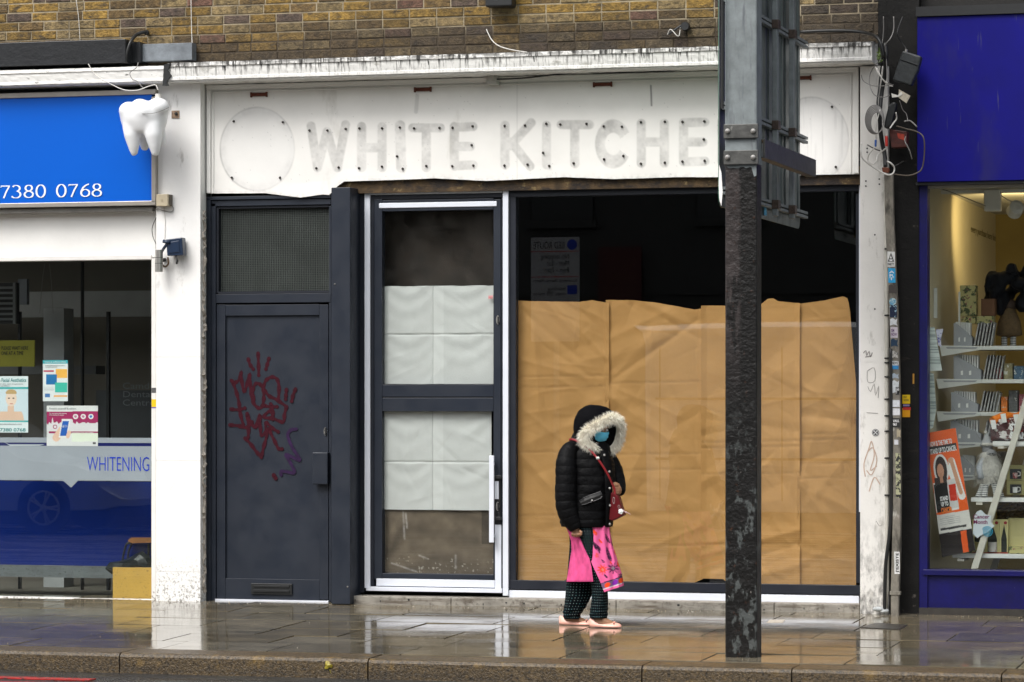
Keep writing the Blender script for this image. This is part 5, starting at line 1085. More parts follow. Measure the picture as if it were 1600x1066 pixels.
MB().add([TL+Vector((0,.003,0)),TR+Vector((0,.003,0)),BR+Vector((0,.003,0)),BL+Vector((0,.003,0)),TL+Vector((0,.008,0)),TR+Vector((0,.008,0)),BR+Vector((0,.008,0)),BL+Vector((0,.008,0))],[(0,1,2,3),(4,5,6,7),(0,1,5,4),(1,2,6,5),(2,3,7,6),(3,0,4,7)]).build('board',whc,t)
rx_=(TR-TL).normalized(); dn=(BL-TL).normalized(); upv=-dn; upv=(upv-rx_*upv.dot(rx_)).normalized()
def c4(s,a0,b0,a1,b1,m,bold=0):
    o=TL+(TR-TL)*a0+(BL-TL)*b1+Vector((0,-.0015,0)); return text('lettering',s,o,rx_,upv,(TR-TL).length*(a1-a0),(BL-TL).length*(b1-b0),m,t,bold)
c4('NOW IS THE TIME TO',.07,.075,.83,.115,inkw,.03); c4('STAND UP TO CANCER.',.06,.133,.95,.177,inkw,.03)
c4('STAND\nUP TO',.2,.52,.47,.60,inkw,.05); c4('CANCER',.18,.61,.55,.655,mat('orange_ink',(.8,.2,.03),.5,var=0),.05)
# papers hanging at the window's left edge
for i,(pp,lb_,dy) in enumerate((([(1451,512),(1460,511),(1472,579),(1452,580)],'white printed sheets hanging at the left edge of the charity window',.10),([(1451,582),(1459,584),(1463,640),(1458,668),(1451,672)],'curled pale papers hanging below the white sheets at the window edge',.11),([(1462,515),(1474,514),(1470,530),(1471,543),(1466,540)],'small blue and white leaflet pinned beside the hanging sheets',.12))):
    tag(MB().pprism(pp,dy,dy+.003).build('hanging_paper',mat('leaflet_%d'%i,(.60,.66,.62) if i<2 else (.5,.5,.6),.6,var=.15,dirt=[((.3,.35,.34),(1,1,60),.5,.55)] if i<2 else [((.05,.05,.25),(40,40,40),.5,.55)])),lb_,'paper')
# ================================================================ drainpipe, conduit, stickers, cables
pipem=mat('grimy_pipe_paint',(.22,.20,.165),.5,var=.4,vs=11,bump=.6,bs=40,dirt=[((.05,.045,.035),(16,16,5),.50,.66),((.6,.58,.52),(12,12,4),.62,.72,Z(330,-.1,1390)-.6,Z(330,-.1,1390)+.2)])
yP=-.19
pp=thing('drainpipe',P(1399,958,yP),'grimy square drainpipe plastered with stickers beside the black pier','drainpipe')
path=[(1388,272),(1389,330),(1392,400),(1397,520),(1400,640),(1401,760),(1400,860),(1398,925),(1398,962)]
def pipe_u(v): return float(np.interp(v,[p[1] for p in path],[p[0] for p in path]))
mb=MB(); rings=[]
for v in list(range(272,962,10))+[962]:
    u=pipe_u(v); hw=6.6 if v<925 else 6.2; a=P(u-hw,v,yP); b=P(u+hw,v,yP); d=.055; e=.006
    rings.append([(a.x+e,yP,a.z),(b.x-e,yP,a.z),(b.x,yP+e,a.z),(b.x,yP+d,a.z),(a.x,yP+d,a.z),(a.x,yP+e,a.z)])
mb.loft(rings); mb.build('pipe',pipem,pp)
mb=MB().pb(1390,924,1406.5,930,yP-.006,yP+.05); mb.build('collar',pipem,pp,bev=.002)
sk_=0
def sticker(v0,v1,col,txt=None,tc=None,hw=5.6,du=0,shape=None,dirt=(),lab=None,rot=False):
    global sk_; sk_+=1; vm=(v0+v1)/2; u=pipe_u(vm)+du; y=yP-.0016; m_=mat('sticker_print_%d'%sk_,col,.5,var=.18,vs=50,dirt=dirt)
    mb=MB()
    if shape=='round': c=P(u,vm,y); mb.lathe([(0,0),(.026,0),(.026,.001),(0,.001)],c,20,'y')
    elif shape=='torn': mb.pprism([(u-hw,v0+2),(u-hw*.3,v0),(u+hw*.5,v0+3),(u+hw,v0+1),(u+hw*.8,v1-4),(u+hw*1.1,v1),(u,v1-2),(u-hw,v1)],y,yP-.0003)
    else: mb.pprism([(u-hw,v0),(u+hw,v0+.5),(u+hw+.5*(v1-v0)/40,v1),(u-hw+.5*(v1-v0)/40,v1)],y,yP-.0003)
    o=mb.build('sticker',m_,pp)
    if lab: o['label']=lab
    if txt:
        if rot:
            a=P(u-3.5,v1-2,y-.0002); b=P(u-3.5,v0+2,y-.0002); text('lettering',txt,(a.x+.035,a.y,a.z),(0,0,1),(-1,0,0),b.z-a.z,.028,tc or inkb,pp,.03)
        else: ptext('lettering',txt,u-hw*.8,v0+(v1-v0)*.18,u+hw*.8,v1-(v1-v0)*.18,y-.0002,tc or inkb,pp,.02)
    return o
ymm=[((.6,.6,.55),(40,40,40),.5,.55)]
sticker(393,417,(.72,.72,.70),lab='white sticker with a black triangle emblem',hw=6)
u=pipe_u(403); MB().pprism([(u,395),(u+5,409),(u-5,409)],yP-.0022,yP-.0017).build('triangle',inkb,pp); MB().pprism([(u-.2,399),(u+1.6,404),(u-1.8,404)],yP-.0026,yP-.0023).pprism([(u-3,405.5),(u+3,405.5),(u+2,408),(u-2,408)],yP-.0026,yP-.0023).build('triangle_motif',inkw,pp); ptext('lettering','PARTY',u-5,411,u+5,415,yP-.0018,inkb,pp,.02)
sticker(419,442,sc(40,160,215),'A\nR\nT',inkw,lab='bright blue sticker')
sticker(444,459,(.06,.05,.045),shape='torn'); sticker(466,477,sc(90,150,180),shape='round',hw=5,dirt=[((.5,.6,.6),(80,80,80),.5,.55)])
sticker(477,496,sc(10,30,60),dirt=[((.4,.6,.7),(50,50,50),.58,.62)]); sticker(497,509,(.62,.64,.66),shape='torn'); sticker(511,528,(.55,.5,.55),'ISM\nNOW',mat('plum_ink',(.1,.03,.12),.5,var=0))
sticker(529,542,sc(20,50,75),shape='torn'); sticker(548,560,(.45,.43,.40),shape='torn',dirt=[((.1,.1,.1),(70,70,70),.5,.55)]); sticker(564,571,(.65,.68,.7),'NEWS'); sticker(571,577,sc(40,130,190))
sticker(583,592,(.35,.42,.5),shape='torn'); sticker(594,615,(.55,.58,.60),shape='torn'); sticker(605,617,(.04,.04,.04),'END\nIT',inkw,hw=3,du=3)
sticker(625,636,(.66,.68,.72),hw=6); sticker(638,649,(.70,.70,.72),hw=6); sticker(653,668,(.02,.02,.02),'VAUL\n063',inkw,hw=6.2,lab='black sticker with white capitals')
sticker(687,695,(.65,.65,.68),hw=3.2); sticker(670,684,(.42,.36,.25),shape='torn',du=4,hw=3)
sticker(708,778,(.42,.42,.26),hw=3.8,du=2,dirt=[((.02,.02,.02),(45,45,45),.50,.52)],lab='long pale sticker with a black block pattern')
sticker(862,897,(.74,.74,.72),"J'EXISTE",inkb,hw=4.2,du=2,rot=True,lab='white sticker with black capitals running upwards')
cd=thing('conduit',P(1387,952,-.16),'thin cream conduit with black clips between the white pilaster and the drainpipe','conduit')
MB().tube([P(1384.5,285,-.155),P(1385.5,500,-.155),P(1386.5,700,-.155),P(1386,920,-.155),P(1384,950,-.155)],.015,10).build('tube',mat('cream_plastic',(.52,.50,.44),.5,var=.12,vs=8),cd,smooth=True)
for v in (389,493,560,567,589,624,650,674,716,774): MB().tube([P(1382,v,-.175),P(1393,v-.5,-.175)],.006,6).build('clip',cable_k,cd)
tag(MB().tube(smoothpts([P(1391.5,545,-.19),P(1392,620,-.19),P(1392.5,720,-.19),P(1392,800,-.19),P(1389,840,-.19),P(1384,880,-.19),P(1382.5,920,-.18),P(1382,955,-.18)]),.013,8).build('cable',cable_k,smooth=True),'thick black cable bowing down beside the grimy drainpipe','cable')
tag(MB().ball(P(1374,952,-.17),(.05,.03,.02)).ball(P(1382,955,-.17),(.035,.03,.02)).build('rubble',mat('pale_rubble',(.4,.42,.42),.8,var=.4,vs=60,bump=1),smooth=True),'pale lump of mortar at the foot of the right white pilaster','rubble')
def zc(pts): return [(1340+a/4.264,40+b/4.264) for a,b in pts]
cabs=[([(180,120),(190,190),(180,330),(160,450),(150,560),(150,680),(165,790),(180,860),(185,940)],.016,cable_k,'thickest black cable hanging down the middle of the tangle'),
([(160,120),(165,200),(150,330),(140,430),(130,520),(140,640)],.006,cable_k,'thin black cable left of the thickest one in the tangle'),
([(172,-60),(172,40),(160,150),(150,230),(120,260),(85,320),(80,390),(110,460),(170,478),(215,465)],.0035,cable_g,'grey wire making a wide loop over the white pilaster top'),
([(25,330),(40,370),(100,400),(180,402),(240,395)],.003,cable_g,'grey wire stretched across the pilaster top'),
([(240,-60),(240,30),(215,90),(185,130),(190,200),(195,300),(200,370),(225,395)],.004,cable_g,'grey wire dropping from the top edge past the cornice end'),
([(300,-60),(270,20),(265,60),(290,110),(320,150),(325,180)],.004,cable_k,'black wire running up from the leaning black box'),
([(120,280),(145,330),(190,380),(230,400)],.004,cable_w,'short pale wire slanting across the pilaster head'),
([(130,285),(160,350),(200,395),(235,405)],.0035,cable_w,'second short pale wire slanting across the pilaster head'),
([(280,500),(300,560),(325,590),(335,640)],.003,cable_g,'thin wire hanging under the pale tag'),
([(260,670),(330,690),(400,710),(440,750),(445,850),(430,950),(390,985),(330,1000),(240,990)],.005,mat('brown_cable',(.10,.08,.06),.5),'brown wire making a big loop in front of the deep blue fascia'),
([(310,640),(350,635),(395,675)],.005,cable_g,'short grey wire arching over the red box'),
([(320,740),(315,770),(345,830),(362,890)],.004,cable_g,'grey wire end dangling under the red box'),
([(25,790),(20,830),(30,880),(70,920),(140,965),(200,995),(235,985),(245,950),(225,920),(195,905)],.006,cable_w,'white wire looping round the bottom of the tangle'),
([(65,795),(110,820),(150,835)],.004,cable_k,'short black wire end lying across the white pilaster'),
([(110,815),(75,860),(70,900),(100,925),(125,905),(130,870),(155,845),(200,810)],.005,cable_w,'white wire hooked through the bottom of the tangle'),
([(255,580),(260,620),(240,650),(215,685)],.005,cable_w,'short white wire curling beside the black sleeve'),
([(250,935),(280,920),(305,905)],.004,cable_k,'black wire end sticking out at the bottom of the tangle'),
([(125,760),(122,700),(128,640),(150,560)],.004,cable_w,'white wire ending in a blue tip')]
for i,(pts,r,m_,lb) in enumerate(cabs):
    y=-.22-.006*i if i else -.20
    tag(MB().tube(smoothpts([P(a,b,y-.02*math.sin(k*1.7+i)) for k,(a,b) in enumerate(zc(pts))],5),r,7).build('cable',m_,smooth=True),lb,'cable')
mb=MB()
for k in range(6):
    cx_,cz_=(120+k*3-6,635+k*4-8); rx,ry=62-k*4,95-k*5
    mb.tube([P(*zc([(cx_+rx*math.cos(2*PI*j/36),cz_+ry*math.sin(2*PI*j/36))])[0],-.30-.007*k) for j in range(37)],.0045,6)
tag(mb.build('cable_coil',cable_g,smooth=True),'coil of grey wire hanging in front of the right white pilaster','cable coil')
def q4(pts,y,d,m_,name,label,cat,bev=.006): return tag(MB().pprism(zc(pts),y,y+d).build(name,m_,bev=bev),label,cat)
t=thing('splice_box',P(1415,130,-.3),'black weathered plastic box tilted against the black pier','terminal box')
MB().pprism(zc([(300,165),(425,205),(400,300),(355,402),(232,365),(262,270)]),-.33,-.24).build('shell',mat('weathered_plastic',(.022,.026,.028),.5,var=.5,vs=25,bump=.5),t,bev=.012)
mb=MB().tube([P(*zc([(285,225)])[0],-.333),P(*zc([(400,265)])[0],-.333)],.004,6); mb.build('seam',blackp,t)
MB().pprism(zc([(318,155),(330,160),(326,180),(314,176)]),-.31,-.28).build('hook',stainl,t)
q4([(210,690),(330,705),(325,810),(225,815)],-.24,.10,mat('faded_red_plastic',(.075,.015,.010),.5,var=.7,vs=20,bump=.4),'red_box','dirty dark red box at the heart of the cable tangle','terminal box')
q4([(262,715),(310,725),(312,765),(270,750)],-.243,.003,mat('bright_red_patch',(.35,.035,.015),.5,var=.5,vs=60),'red_patch','brighter red worn patch on the dirty red box','patch',.0)
q4([(205,530),(240,505),(262,520),(225,660),(205,690),(172,680),(185,610)],-.30,.07,blackp,'cable_sleeve','black ribbed cable sleeve slanting through the tangle','cable sleeve',.014)
q4([(180,735),(200,735),(200,805),(182,805)],-.33,.02,mat('red_tip',(.45,.03,.02),.5),'connector','small red connector tip in the cable tangle','connector')
q4([(112,760),(126,760),(124,808),(112,808)],-.335,.02,mat('blue_tip',(.03,.10,.35),.5),'connector','small blue connector tip over the right white pilaster','connector')
q4([(225,452),(268,465),(290,440),(300,458),(275,475),(230,480)],-.34,.008,mat('white_tag',(.65,.63,.58),.6,var=.1),'paper_tag','folded white paper tag in the cable tangle','tag',0)
q4([(275,425),(352,468),(325,518),(272,480)],-.335,.006,mat('dirty_tag',(.42,.38,.30),.6,var=.3,vs=40),'paper_tag','dirty beige tag under the leaning black box','tag',0)
q4([(160,945),(205,945),(212,965),(200,985),(165,975)],-.24,.04,mat('orange_grommet',(.16,.04,.015),.6,var=.4,vs=40),'pipe_mouth','rusty orange plug at the top of the drainpipe','plug')
# small weed by the cornice end
mb=MB(); 
for k in range(60):
    a=random.random()*6.28; r=abs(random.gauss(0,.016)); p=P(1374+random.gauss(0,2),86+random.gauss(0,6),-.30); s_=.008
    mb.add([p+Vector((s_*math.cos(a),-r,s_*math.sin(a))),p+Vector((s_*math.cos(a+2.2),-r-.004,s_*math.sin(a+2.2))),p+Vector((s_*math.cos(a+4.1),-r,s_*math.sin(a+4.1)))],[(0,1,2)])
tag(mb.build('weed',mat('weed_green',(.10,.16,.03),.6,var=.4,vs=80),recalc=False),'small green weed growing at the broken end of the cornice','weed')
# ================================================================ SIGN POST
yq=-3.4; x0,x1=X(1133,yq),X(1182.5,yq); dp=.155
postm=mat('peeling_post_paint',(.034,.027,.026),.40,var=.5,vs=14,bump=1.8,bs=30,spec=.35,dirt=[((.004,.0035,.003),(9,9,1.6),.30,.34,x0+.105,x0+.085,0),((.005,.004,.0035),(7,7,1.0),.56,.60),((.005,.0045,.004),(10,10,4),.25,.32,1.5,2.1),((.05,.022,.012),(22,22,22),.62,.72),((.065,.072,.07),(16,16,9),.54,.60,.9,1.6),((.22,.21,.19),(40,40,28),.66,.70,1.3,2.2)])
po=thing('sign_post',((x0+x1)/2,yq+dp/2,gz(yq)),'tall rectangular steel post with flaking black paint and a grey upper sleeve at the kerb','post')
zs=P(1160,258,yq).z; zb=gz(yq)-.03
mb=MB(); rings=[]; n=60
for i in range(n+1):
    z=zb+(zs+.05-zb)*i/n; e=.008; r=lambda: random.uniform(-.0012,.0012)
    rings.append([(x0+e,yq+r(),z),(x0+.08,yq+r(),z),(x0+.16,yq+r(),z),(x1-e,yq+r(),z),(x1,yq+e+r(),z),(x1,yq+dp-e,z),(x1-e,yq+dp,z),(x0+e,yq+dp,z),(x0,yq+dp-e,z),(x0,yq+e,z)])
mb.loft(rings); mb.build('lower_shaft',postm,po)
MB().box(x0-.001,x1+.001,yq-.006,yq+dp+.006,zs,6.2).build('upper_sleeve',steel,po,bev=.008)
mb=MB(); rnd=random.Random(3); pts=[(x0+.002,zs)]
for k in range(1,12): pts.append((x0+(x1-x0)*k/12,zs-.012-.05*(k>10)-rnd.uniform(0,.012)))
pts+= [(x1-.002,zs-.07),(x1-.002,zs+.01),(x0+.002,zs+.01)]; mb.prism(pts,yq-.0035,yq-.0005); mb.build('torn_sleeve_edge',steel,po)
dkst=mat('weathered_steel_plate',(.085,.085,.08),.45,metal=.3,var=.35,vs=18,bump=.4,dirt=[((.35,.35,.33),(30,30,12),.66,.74)])
for (v0,v1) in ((194,216),(235,257)):
    pl=MB().pb(1130.5,v0,1184.5,v1,yq-.028,yq-.0065).build('clamp_plate',dkst,po,bev=.003)
    for u in (1137,1177): MB().lathe([(0,0),(.016,0),(.015,.012),(.009,.017),(0,.018)],P(u,(v0+v1)/2,yq-.028),12,'y').build('bolt',stainl,pl,smooth=False)
MB().tube([P(1128.5,-60,yq-.05),P(1128.5,170,yq-.05)],.010,8).build('cable_tube',cable_k,po)
# arm channel
xa=x1+.012; yn=PX(1192,240,xa).y; yf_=PX(1272,250,xa).y; za=PX(1272,250,xa).z; zb_=PX(1272,277,xa).z
MB().box(xa,xa+.014,yn,yf_,zb_,za).box(xa-.05,xa-.0005,yn,yf_,za-.008,za).box(xa-.05,xa-.0005,yn,yf_,zb_,zb_+.008).build('arm',dkst,po,bev=.002)
# big traffic sign seen from behind, plane across the pavement
xb=x0-.045; yf2=PX(1250,300,xb).y; ynr=PX(1124,300,xb).y; zb2=PX(1246,357,xb).z
rs_=thing('road_sign',(xb,(yf2+ynr)/2,zb2),'large grey backed road sign seen almost edge on, clamped to the kerbside post','road sign')
back=mat('sign_back_aluminium',(.17,.20,.20),.4,metal=.45,var=.25,vs=7,bump=.1,dirt=[((.09,.11,.11),(30,26,2),.52,.64)])
r=.07; pts=[]
for (cy_,cz_,a0) in ((yf2-r,zb2+r,-90),): pts+= [(cy_+r*math.cos(math.radians(a0+i*15)),cz_+r*math.sin(math.radians(a0+i*15))) for i in range(7)]
pts+=[(yf2,5.6),(ynr,5.6)]+[(ynr+r-r*math.cos(math.radians(i*15)),zb2+r-r*math.sin(math.radians(i*15))) for i in range(7)]
mb=MB(); n=len(pts); mb.add([(xb,a,b) for a,b in pts]+[(xb-.005,a,b) for a,b in pts],[tuple(range(n)),tuple(range(2*n-1,n-1,-1))]+[(i,n+i,n+(i+1)%n,(i+1)%n) for i in range(n)])
mb.build('board',back,rs_)
MB().add([(xb-.0055,a,b) for a,b in pts]+[(xb-.0075,a,b) for a,b in pts],[tuple(range(n)),tuple(range(2*n-1,n-1,-1))]+[(i,n+i,n+(i+1)%n,(i+1)%n) for i in range(n)]).build('face_sheet',mat('sign_face_green',(.02,.16,.08),.4,var=.1),rs_)
for u in (1200,1221,1226,1246): y=PX(u,200,xb).y; MB().box(xb+.0003,xb+.010,y-.015,y+.015,zb2+.10,5.6).build('panel_rib',back,rs_)
for vr in (65,215,333):
    z=PX(1251,vr,xb+.03).z; 
    mb=MB(); 
    for dz in (-.030,.0): mb.box(xb+.011,xb+.045,ynr+.03,yf2+.07,z+dz,z+dz+.020)
    mb.box(xb+.011,xb+.018,ynr+.03,yf2+.07,z-.010,z+.0); mb.build('rail',steel,rs_,bev=.002)
for u,vb in ((1211,338),(1237,342)):
    y=PX(u,200,xb+.06).y; z=PX(u,vb,xb+.06).z
    up2=MB().box(xb+.046,xb+.080,y-.03,y+.03,z,5.7).build('upright',steel,rs_,bev=.003)
    for vr in (65,215,333):
        zz=PX(1251,vr,xb+.03).z; MB().box(xb+.0455,xb+.092,y-.042,y+.042,zz-.036,zz+.024).build('clamp',mat('rusty_clamp_%d_%d'%(u,vr),(.06,.04,.03),.5,var=.6,vs=60),up2,bev=.003)
MB().add([(xb+.011,PX(1193,325,xb).y-.04,PX(1193,325,xb).z-.05),(xb+.011,PX(1193,325,xb).y+.06,PX(1193,325,xb).z-.05),(xb+.011,PX(1193,325,xb).y+.05,PX(1193,325,xb).z+.05),(xb+.011,PX(1193,325,xb).y-.04,PX(1193,325,xb).z+.05)],[(0,1,2,3)]).build('blue_sticker',mat('cyan_sticker',(.05,.35,.6),.4,var=.5,vs=60),rs_)
# torn white scrap at the sign's near lower edge
tag(MB().pprism([(1123.5,258),(1127,270),(1129,300),(1127,322),(1124,312),(1123,290)],yq-.15,yq-.14).build('torn_scrap',white),'torn white scrap hanging at the lower edge of the road sign','scrap')
# ================================================================ PERSON
YP=-1.5; K=1/224.5
def Q(u,v,dy=0): return P(u,v,YP+dy)
Rv=Vector((cs,sn,0)); Fv=Vector((-sn,cs,0)); Uz=Vector((0,0,1))
skin=mat('brown_skin',(.30,.15,.08),.5,var=.12,vs=40)
per=thing('person',(Q(915,978).x,YP,gz(YP)),'person walking past in a black fur hooded jacket, face mask, pink tunic and dotted trousers','person')
def ring(u,v,hw,d,dy=0,n=20,f=lambda a:1.0):
    c=Q(u,v,dy); return [c+Rv*(hw*K*math.cos(2*PI*k/n)*f(2*PI*k/n))+Fv*(d*math.sin(2*PI*k/n)*f(2*PI*k/n)) for k in range(n)]
# ---- body: one surface (voxel remeshed)
b=MB()
b.loft([ring(916,830,20,.10),ring(915,800,25,.12),ring(915,770,23,.115),ring(915,735,26,.11),ring(914,712,24,.11),ring(918,700,16,.09),ring(924,692,10,.05),ring(927,684,10,.05)])
hc=Q(931,668,-.015); fd=(Rv*.62-Fv*.66-Uz*.42).normalized(); fr=fd.cross(Uz).normalized(); fu=fr.cross(fd).normalized()
def HL(a,b_,c_): return hc+fr*a+fd*b_+fu*c_       # right, forward, up of the head
rings=[]
for i in range(1,12):
    t=i/12; zz=-.115+.23*t; r=math.sin(PI*t)**.62; jaw=.80 if t<.3 else .9 if t<.45 else 1
    rings.append([HL(.072*r*jaw*math.cos(a),.088*r*(1.0 if math.sin(a)<0 else .95)*math.sin(a),zz) for a in [2*PI*k/20 for k in range(20)]])
b.loft(rings)
b.tube([HL(0,.075,.025),HL(0,.098,-.005),HL(0,.104,-.022),HL(0,.085,-.035)],[.008,.011,.014,.010],8)   # nose
b.tube([HL(-.02,.078,-.058),HL(.02,.078,-.058)],.007,6)   # lips
for s_ in (-1,1): b.ball(HL(.072*s_,-.005,-.01),(.010,.014,.03)); b.tube([HL(.012*s_,.080,.034),HL(.045*s_,.070,.036)],.007,6)
for pts,rr in (((Q(909,825,.05),Q(905,885,.06),Q(893,955,.06),Q(890,970,.06)),(.08,.055,.036,.03)),((Q(920,825,-.05),Q(934,885,-.06),Q(936,955,-.06),Q(934,970,-.06)),(.08,.055,.036,.03))): b.tube(pts,list(rr),12)
b.tube([Q(880,970,.06),Q(898,967,.06),Q(912,973,.06),Q(924,976,.06)],[.022,.032,.026,.014],10); b.tube([Q(924,974,-.07),Q(940,969,-.07),Q(955,976,-.07),Q(966,979,-.07)],[.022,.032,.026,.014],10)
b.tube([Q(893,704,-.10),Q(887,745,-.15),Q(885,775,-.165),Q(894,808,-.16),Q(899,826,-.15)],[.05,.045,.038,.03,.023],12)
b.tube([Q(938,708,.07),Q(954,735,.12),Q(964,757,.08),Q(967,767,.0)],[.03,.03,.028,.022],12)
# near hand, hanging, fingers curled
b.loft([[Q(899,826,-.15)+Rv*(.026*math.cos(a))+Fv*(.016*math.sin(a)) for a in [2*PI*k/12 for k in range(12)]],[Q(900,831,-.155)+Rv*(.034*math.cos(a))+Fv*(.016*math.sin(a)) for a in [2*PI*k/12 for k in range(12)]],[Q(901,835,-.155)+Rv*(.032*math.cos(a))+Fv*(.014*math.sin(a)) for a in [2*PI*k/12 for k in range(12)]]])
for k,(u,l) in enumerate(((894.5,4.2),(898.5,5.6),(902.5,5.4),(906,4.2))):
    b.tube([Q(u,833,-.155),Q(u-.2,833+l*.5,-.168),Q(u-.1,833+l,-.158),Q(u+.3,833+l*.9,-.14)],[.0088,.0084,.0078,.007],8)
b.tube([Q(905,829,-.16),Q(908.5,832,-.17),Q(908,837,-.17)],[.010,.009,.008],8)
# far hand, closed round the bag strap
b.ball(Q(966,766,-.03),(.024,.03,.036))
for k,v in enumerate((758.5,763,767.3,771.2)):
    e=957.2+(.0,-.6,.2,1.6)[k]; b.tube([Q(966,v,-.05),Q(e+3,v-.3,-.07),Q(e,v+.4,-.062),Q(e+1.5,v+1,-.045)],[.0095,.009,.0085,.0075],8)
b.tube([Q(967,758,-.02),Q(962,755,-.045),Q(958,755,-.055)],[.011,.0095,.008],8)
bo_=b.build('body',skin,per,smooth=True)
rm=bo_.modifiers.new('remesh','REMESH'); rm.mode='VOXEL'; rm.voxel_size=.0052; rm.use_smooth_shade=True
for s_ in (-1,1):
    e=MB().ball(HL(.031*s_,.078,.012),.011).build('eye',inkw,per,smooth=True); MB().ball(HL(.031*s_,.0865,.011),.0045).build('pupil',blackp,e,smooth=True)
hair=mat('dark_hair',(.01,.007,.005),.5); 
mb=MB(); rings=[]
for i in range(1,9):
    t=i/9; zz=.02+.10*t; r=math.sin(PI*(.5+.5*t))**.5 if t<1 else 0; rings.append([HL(.078*r*math.cos(a),-.008+.088*r*math.sin(a)*(.92),zz) for a in [2*PI*k/20 for k in range(20)]])
mb.loft(rings); mb.build('hair',hair,per,smooth=True)
# ---- mask
maskm=mat('blue_surgical_mask',sc(100,200,235),.7,var=.05,bump=.1)
mb=MB(); rows_=[]
for j in range(9):
    w=j/8; zz=.012-.098*w; pr=.100+.018*math.sin(PI*min(1,w*1.15))-.022*w
    rows_.append([HL(.074*math.sin(a),pr*math.cos(a)*1.02+.004+(.006 if j%2 else 0),zz-.004*abs(math.sin(a))) for a in [math.radians(-78+156*k/18) for k in range(19)]])
mb.loft(rows_,cap=False,closed=False); mk=mb.build('face_mask',maskm,per,smooth=True,recalc=False)
# ---- jacket
jk=mat('black_quilted_nylon',(.0018,.0018,.0024),.6,var=.3,vs=16,bump=2.0,bs=20,spec=.13,rvar=.08)
TV=[686,694,706,725,750,775,800,816,823]; TL_=[906,894,884,881,883,881,877,874,877]; TR_=[946,952,956,960,963,962,960,958,957]; TD=[.075,.11,.135,.15,.155,.155,.16,.162,.155]
def tor(v): return (float(np.interp(v,TV,TL_)),float(np.interp(v,TV,TR_)),float(np.interp(v,TV,TD)))
def puff(v,per_=13.5,ph=0): return .972+.030*abs(math.sin(PI*(v-ph)/per_))**.35
rings=[]
rg=random.Random(5)
v=686.0; ph=[rg.uniform(-1,1) for _ in range(40)]
while v<=823:
    L_v,R_v,D_v=tor(v); f=puff(v,13.5,690) if v>700 else .98
    rings.append(ring((L_v+R_v)/2,v,(R_v-L_v)/2*f,D_v*f,0,40,lambda a:1+.010*math.sin(5*a+v*.21)+.006*math.sin(11*a+v*.5))); v+=1.15
rings.append(ring(917,821,36,.13,0,40)); rings.append(ring(917,816,30,.11,0,40))
mb=MB(); mb.loft(rings); jo=mb.build('jacket',jk,per,smooth=True)
def sleeve(path,n=110,base=.045,bx_=11.0):
    pts=smoothpts([Q(*p[:3]) for p in path],20); rr=np.interp(np.linspace(0,1,len(pts)),np.linspace(0,1,len(path)),[p[3]*K for p in path])
    L=0; rs=[]; last=pts[0]
    for p,r in zip(pts,rr):
        L+=(p-last).length; last=p; rs.append(r*(.95+.055*abs(math.sin(PI*L/.058))**.35+.012*math.sin(L*41)))
    return MB().tube(pts,rs,26)
sleeve([(897,697,-.085,10),(889,706,-.12,14),(885,722,-.145,16.5),(884.5,745,-.16,16.8),(884,768,-.165,17),(885,790,-.165,17),(890,808,-.16,15.5),(896,819,-.155,13),(900,827,-.15,9.5)]).build('sleeve',jk,per,smooth=True)
sleeve([(938,700,.06,12),(950,716,.10,13.5),(959,735,.12,14),(965,752,.10,12.5),(968,764,.05,10),(968.5,769,.02,7.5)]).build('sleeve',jk,per,smooth=True)
def tsurf(u,v,off=.012):
    a,b_,d=tor(v); c=(a+b_)/2; h=(b_-a)/2; x=max(-.98,min(.98,(u-c)/h)); return Q(u,v,-d*math.sqrt(1-x*x)-off)
# collar
mb=MB(); rings=[]
for i in range(9): v=700-i*1.8; rings.append(ring(929,v,17.5-.3*i+1.0*(i%2),.085-.003*i,0,28))
mb.loft(rings); mb.build('collar',jk,per,smooth=True)
# placket, snaps, pocket flap
mb=MB(); rows_=[]
pl=[(943,704),(947,720),(950,737),(951,763),(952,790),(951.5,822)]
pl=[(p.x,p.z) for p in smoothpts([Vector((a,0,b_)) for a,b_ in pl],6)]
rows_=[[tsurf(a+du,v,.006+.006*(1-abs(du/5.5)**2)) for du in (-5.5,-3,0,3,5.5)] for a,v in pl]
mb.loft(rows_,cap=False,closed=False); mb.build('placket',jk,per,smooth=True,recalc=False)
snap=mat('silver_snap',(.70,.69,.66),.25,metal=.6,var=0)
for k,(u,v) in enumerate(((944,711),(952,737),(952.5,763),(953,790),(952.5,819))):
    c=tsurf(u,v,.022); mb=MB(); d_=(c-Vector((Q(918,v).x,Q(918,v).y,c.z))).normalized(); mb.tube([c,c+d_*.004,c+d_*.006],[.0085,.0085,.004],12); mb.build('snap_button',snap,per)
mb=MB(); top=[(905,783),(912,778),(921,774),(930,771),(938,768),(940.5,772)]; bot=[(909,789),(915,788),(922,785),(931,782),(938,779),(941,775.5)]
mb.loft([[tsurf(u,v,.016) for u,v in top],[tsurf((a[0]+c_[0])/2,(a[1]+c_[1])/2,.022) for a,c_ in zip(top,bot)],[tsurf(u,v,.018) for u,v in bot]],cap=False,closed=False)
fl=mb.build('pocket_flap',mat('leatherette',(.004,.004,.0045),.5,var=.3,vs=30),per,recalc=False)
mb=MB().tube([tsurf(u,v,.019) for u,v in top],.0016,5); mb.tube([tsurf(u,v,.021) for u,v in bot],.0016,5); mb.build('piping',mat('grey_piping',(.06,.06,.065),.4),fl)
c=tsurf(925,782,.024); MB().ball(c,.006).build('flap_stud',snap,fl,smooth=True)
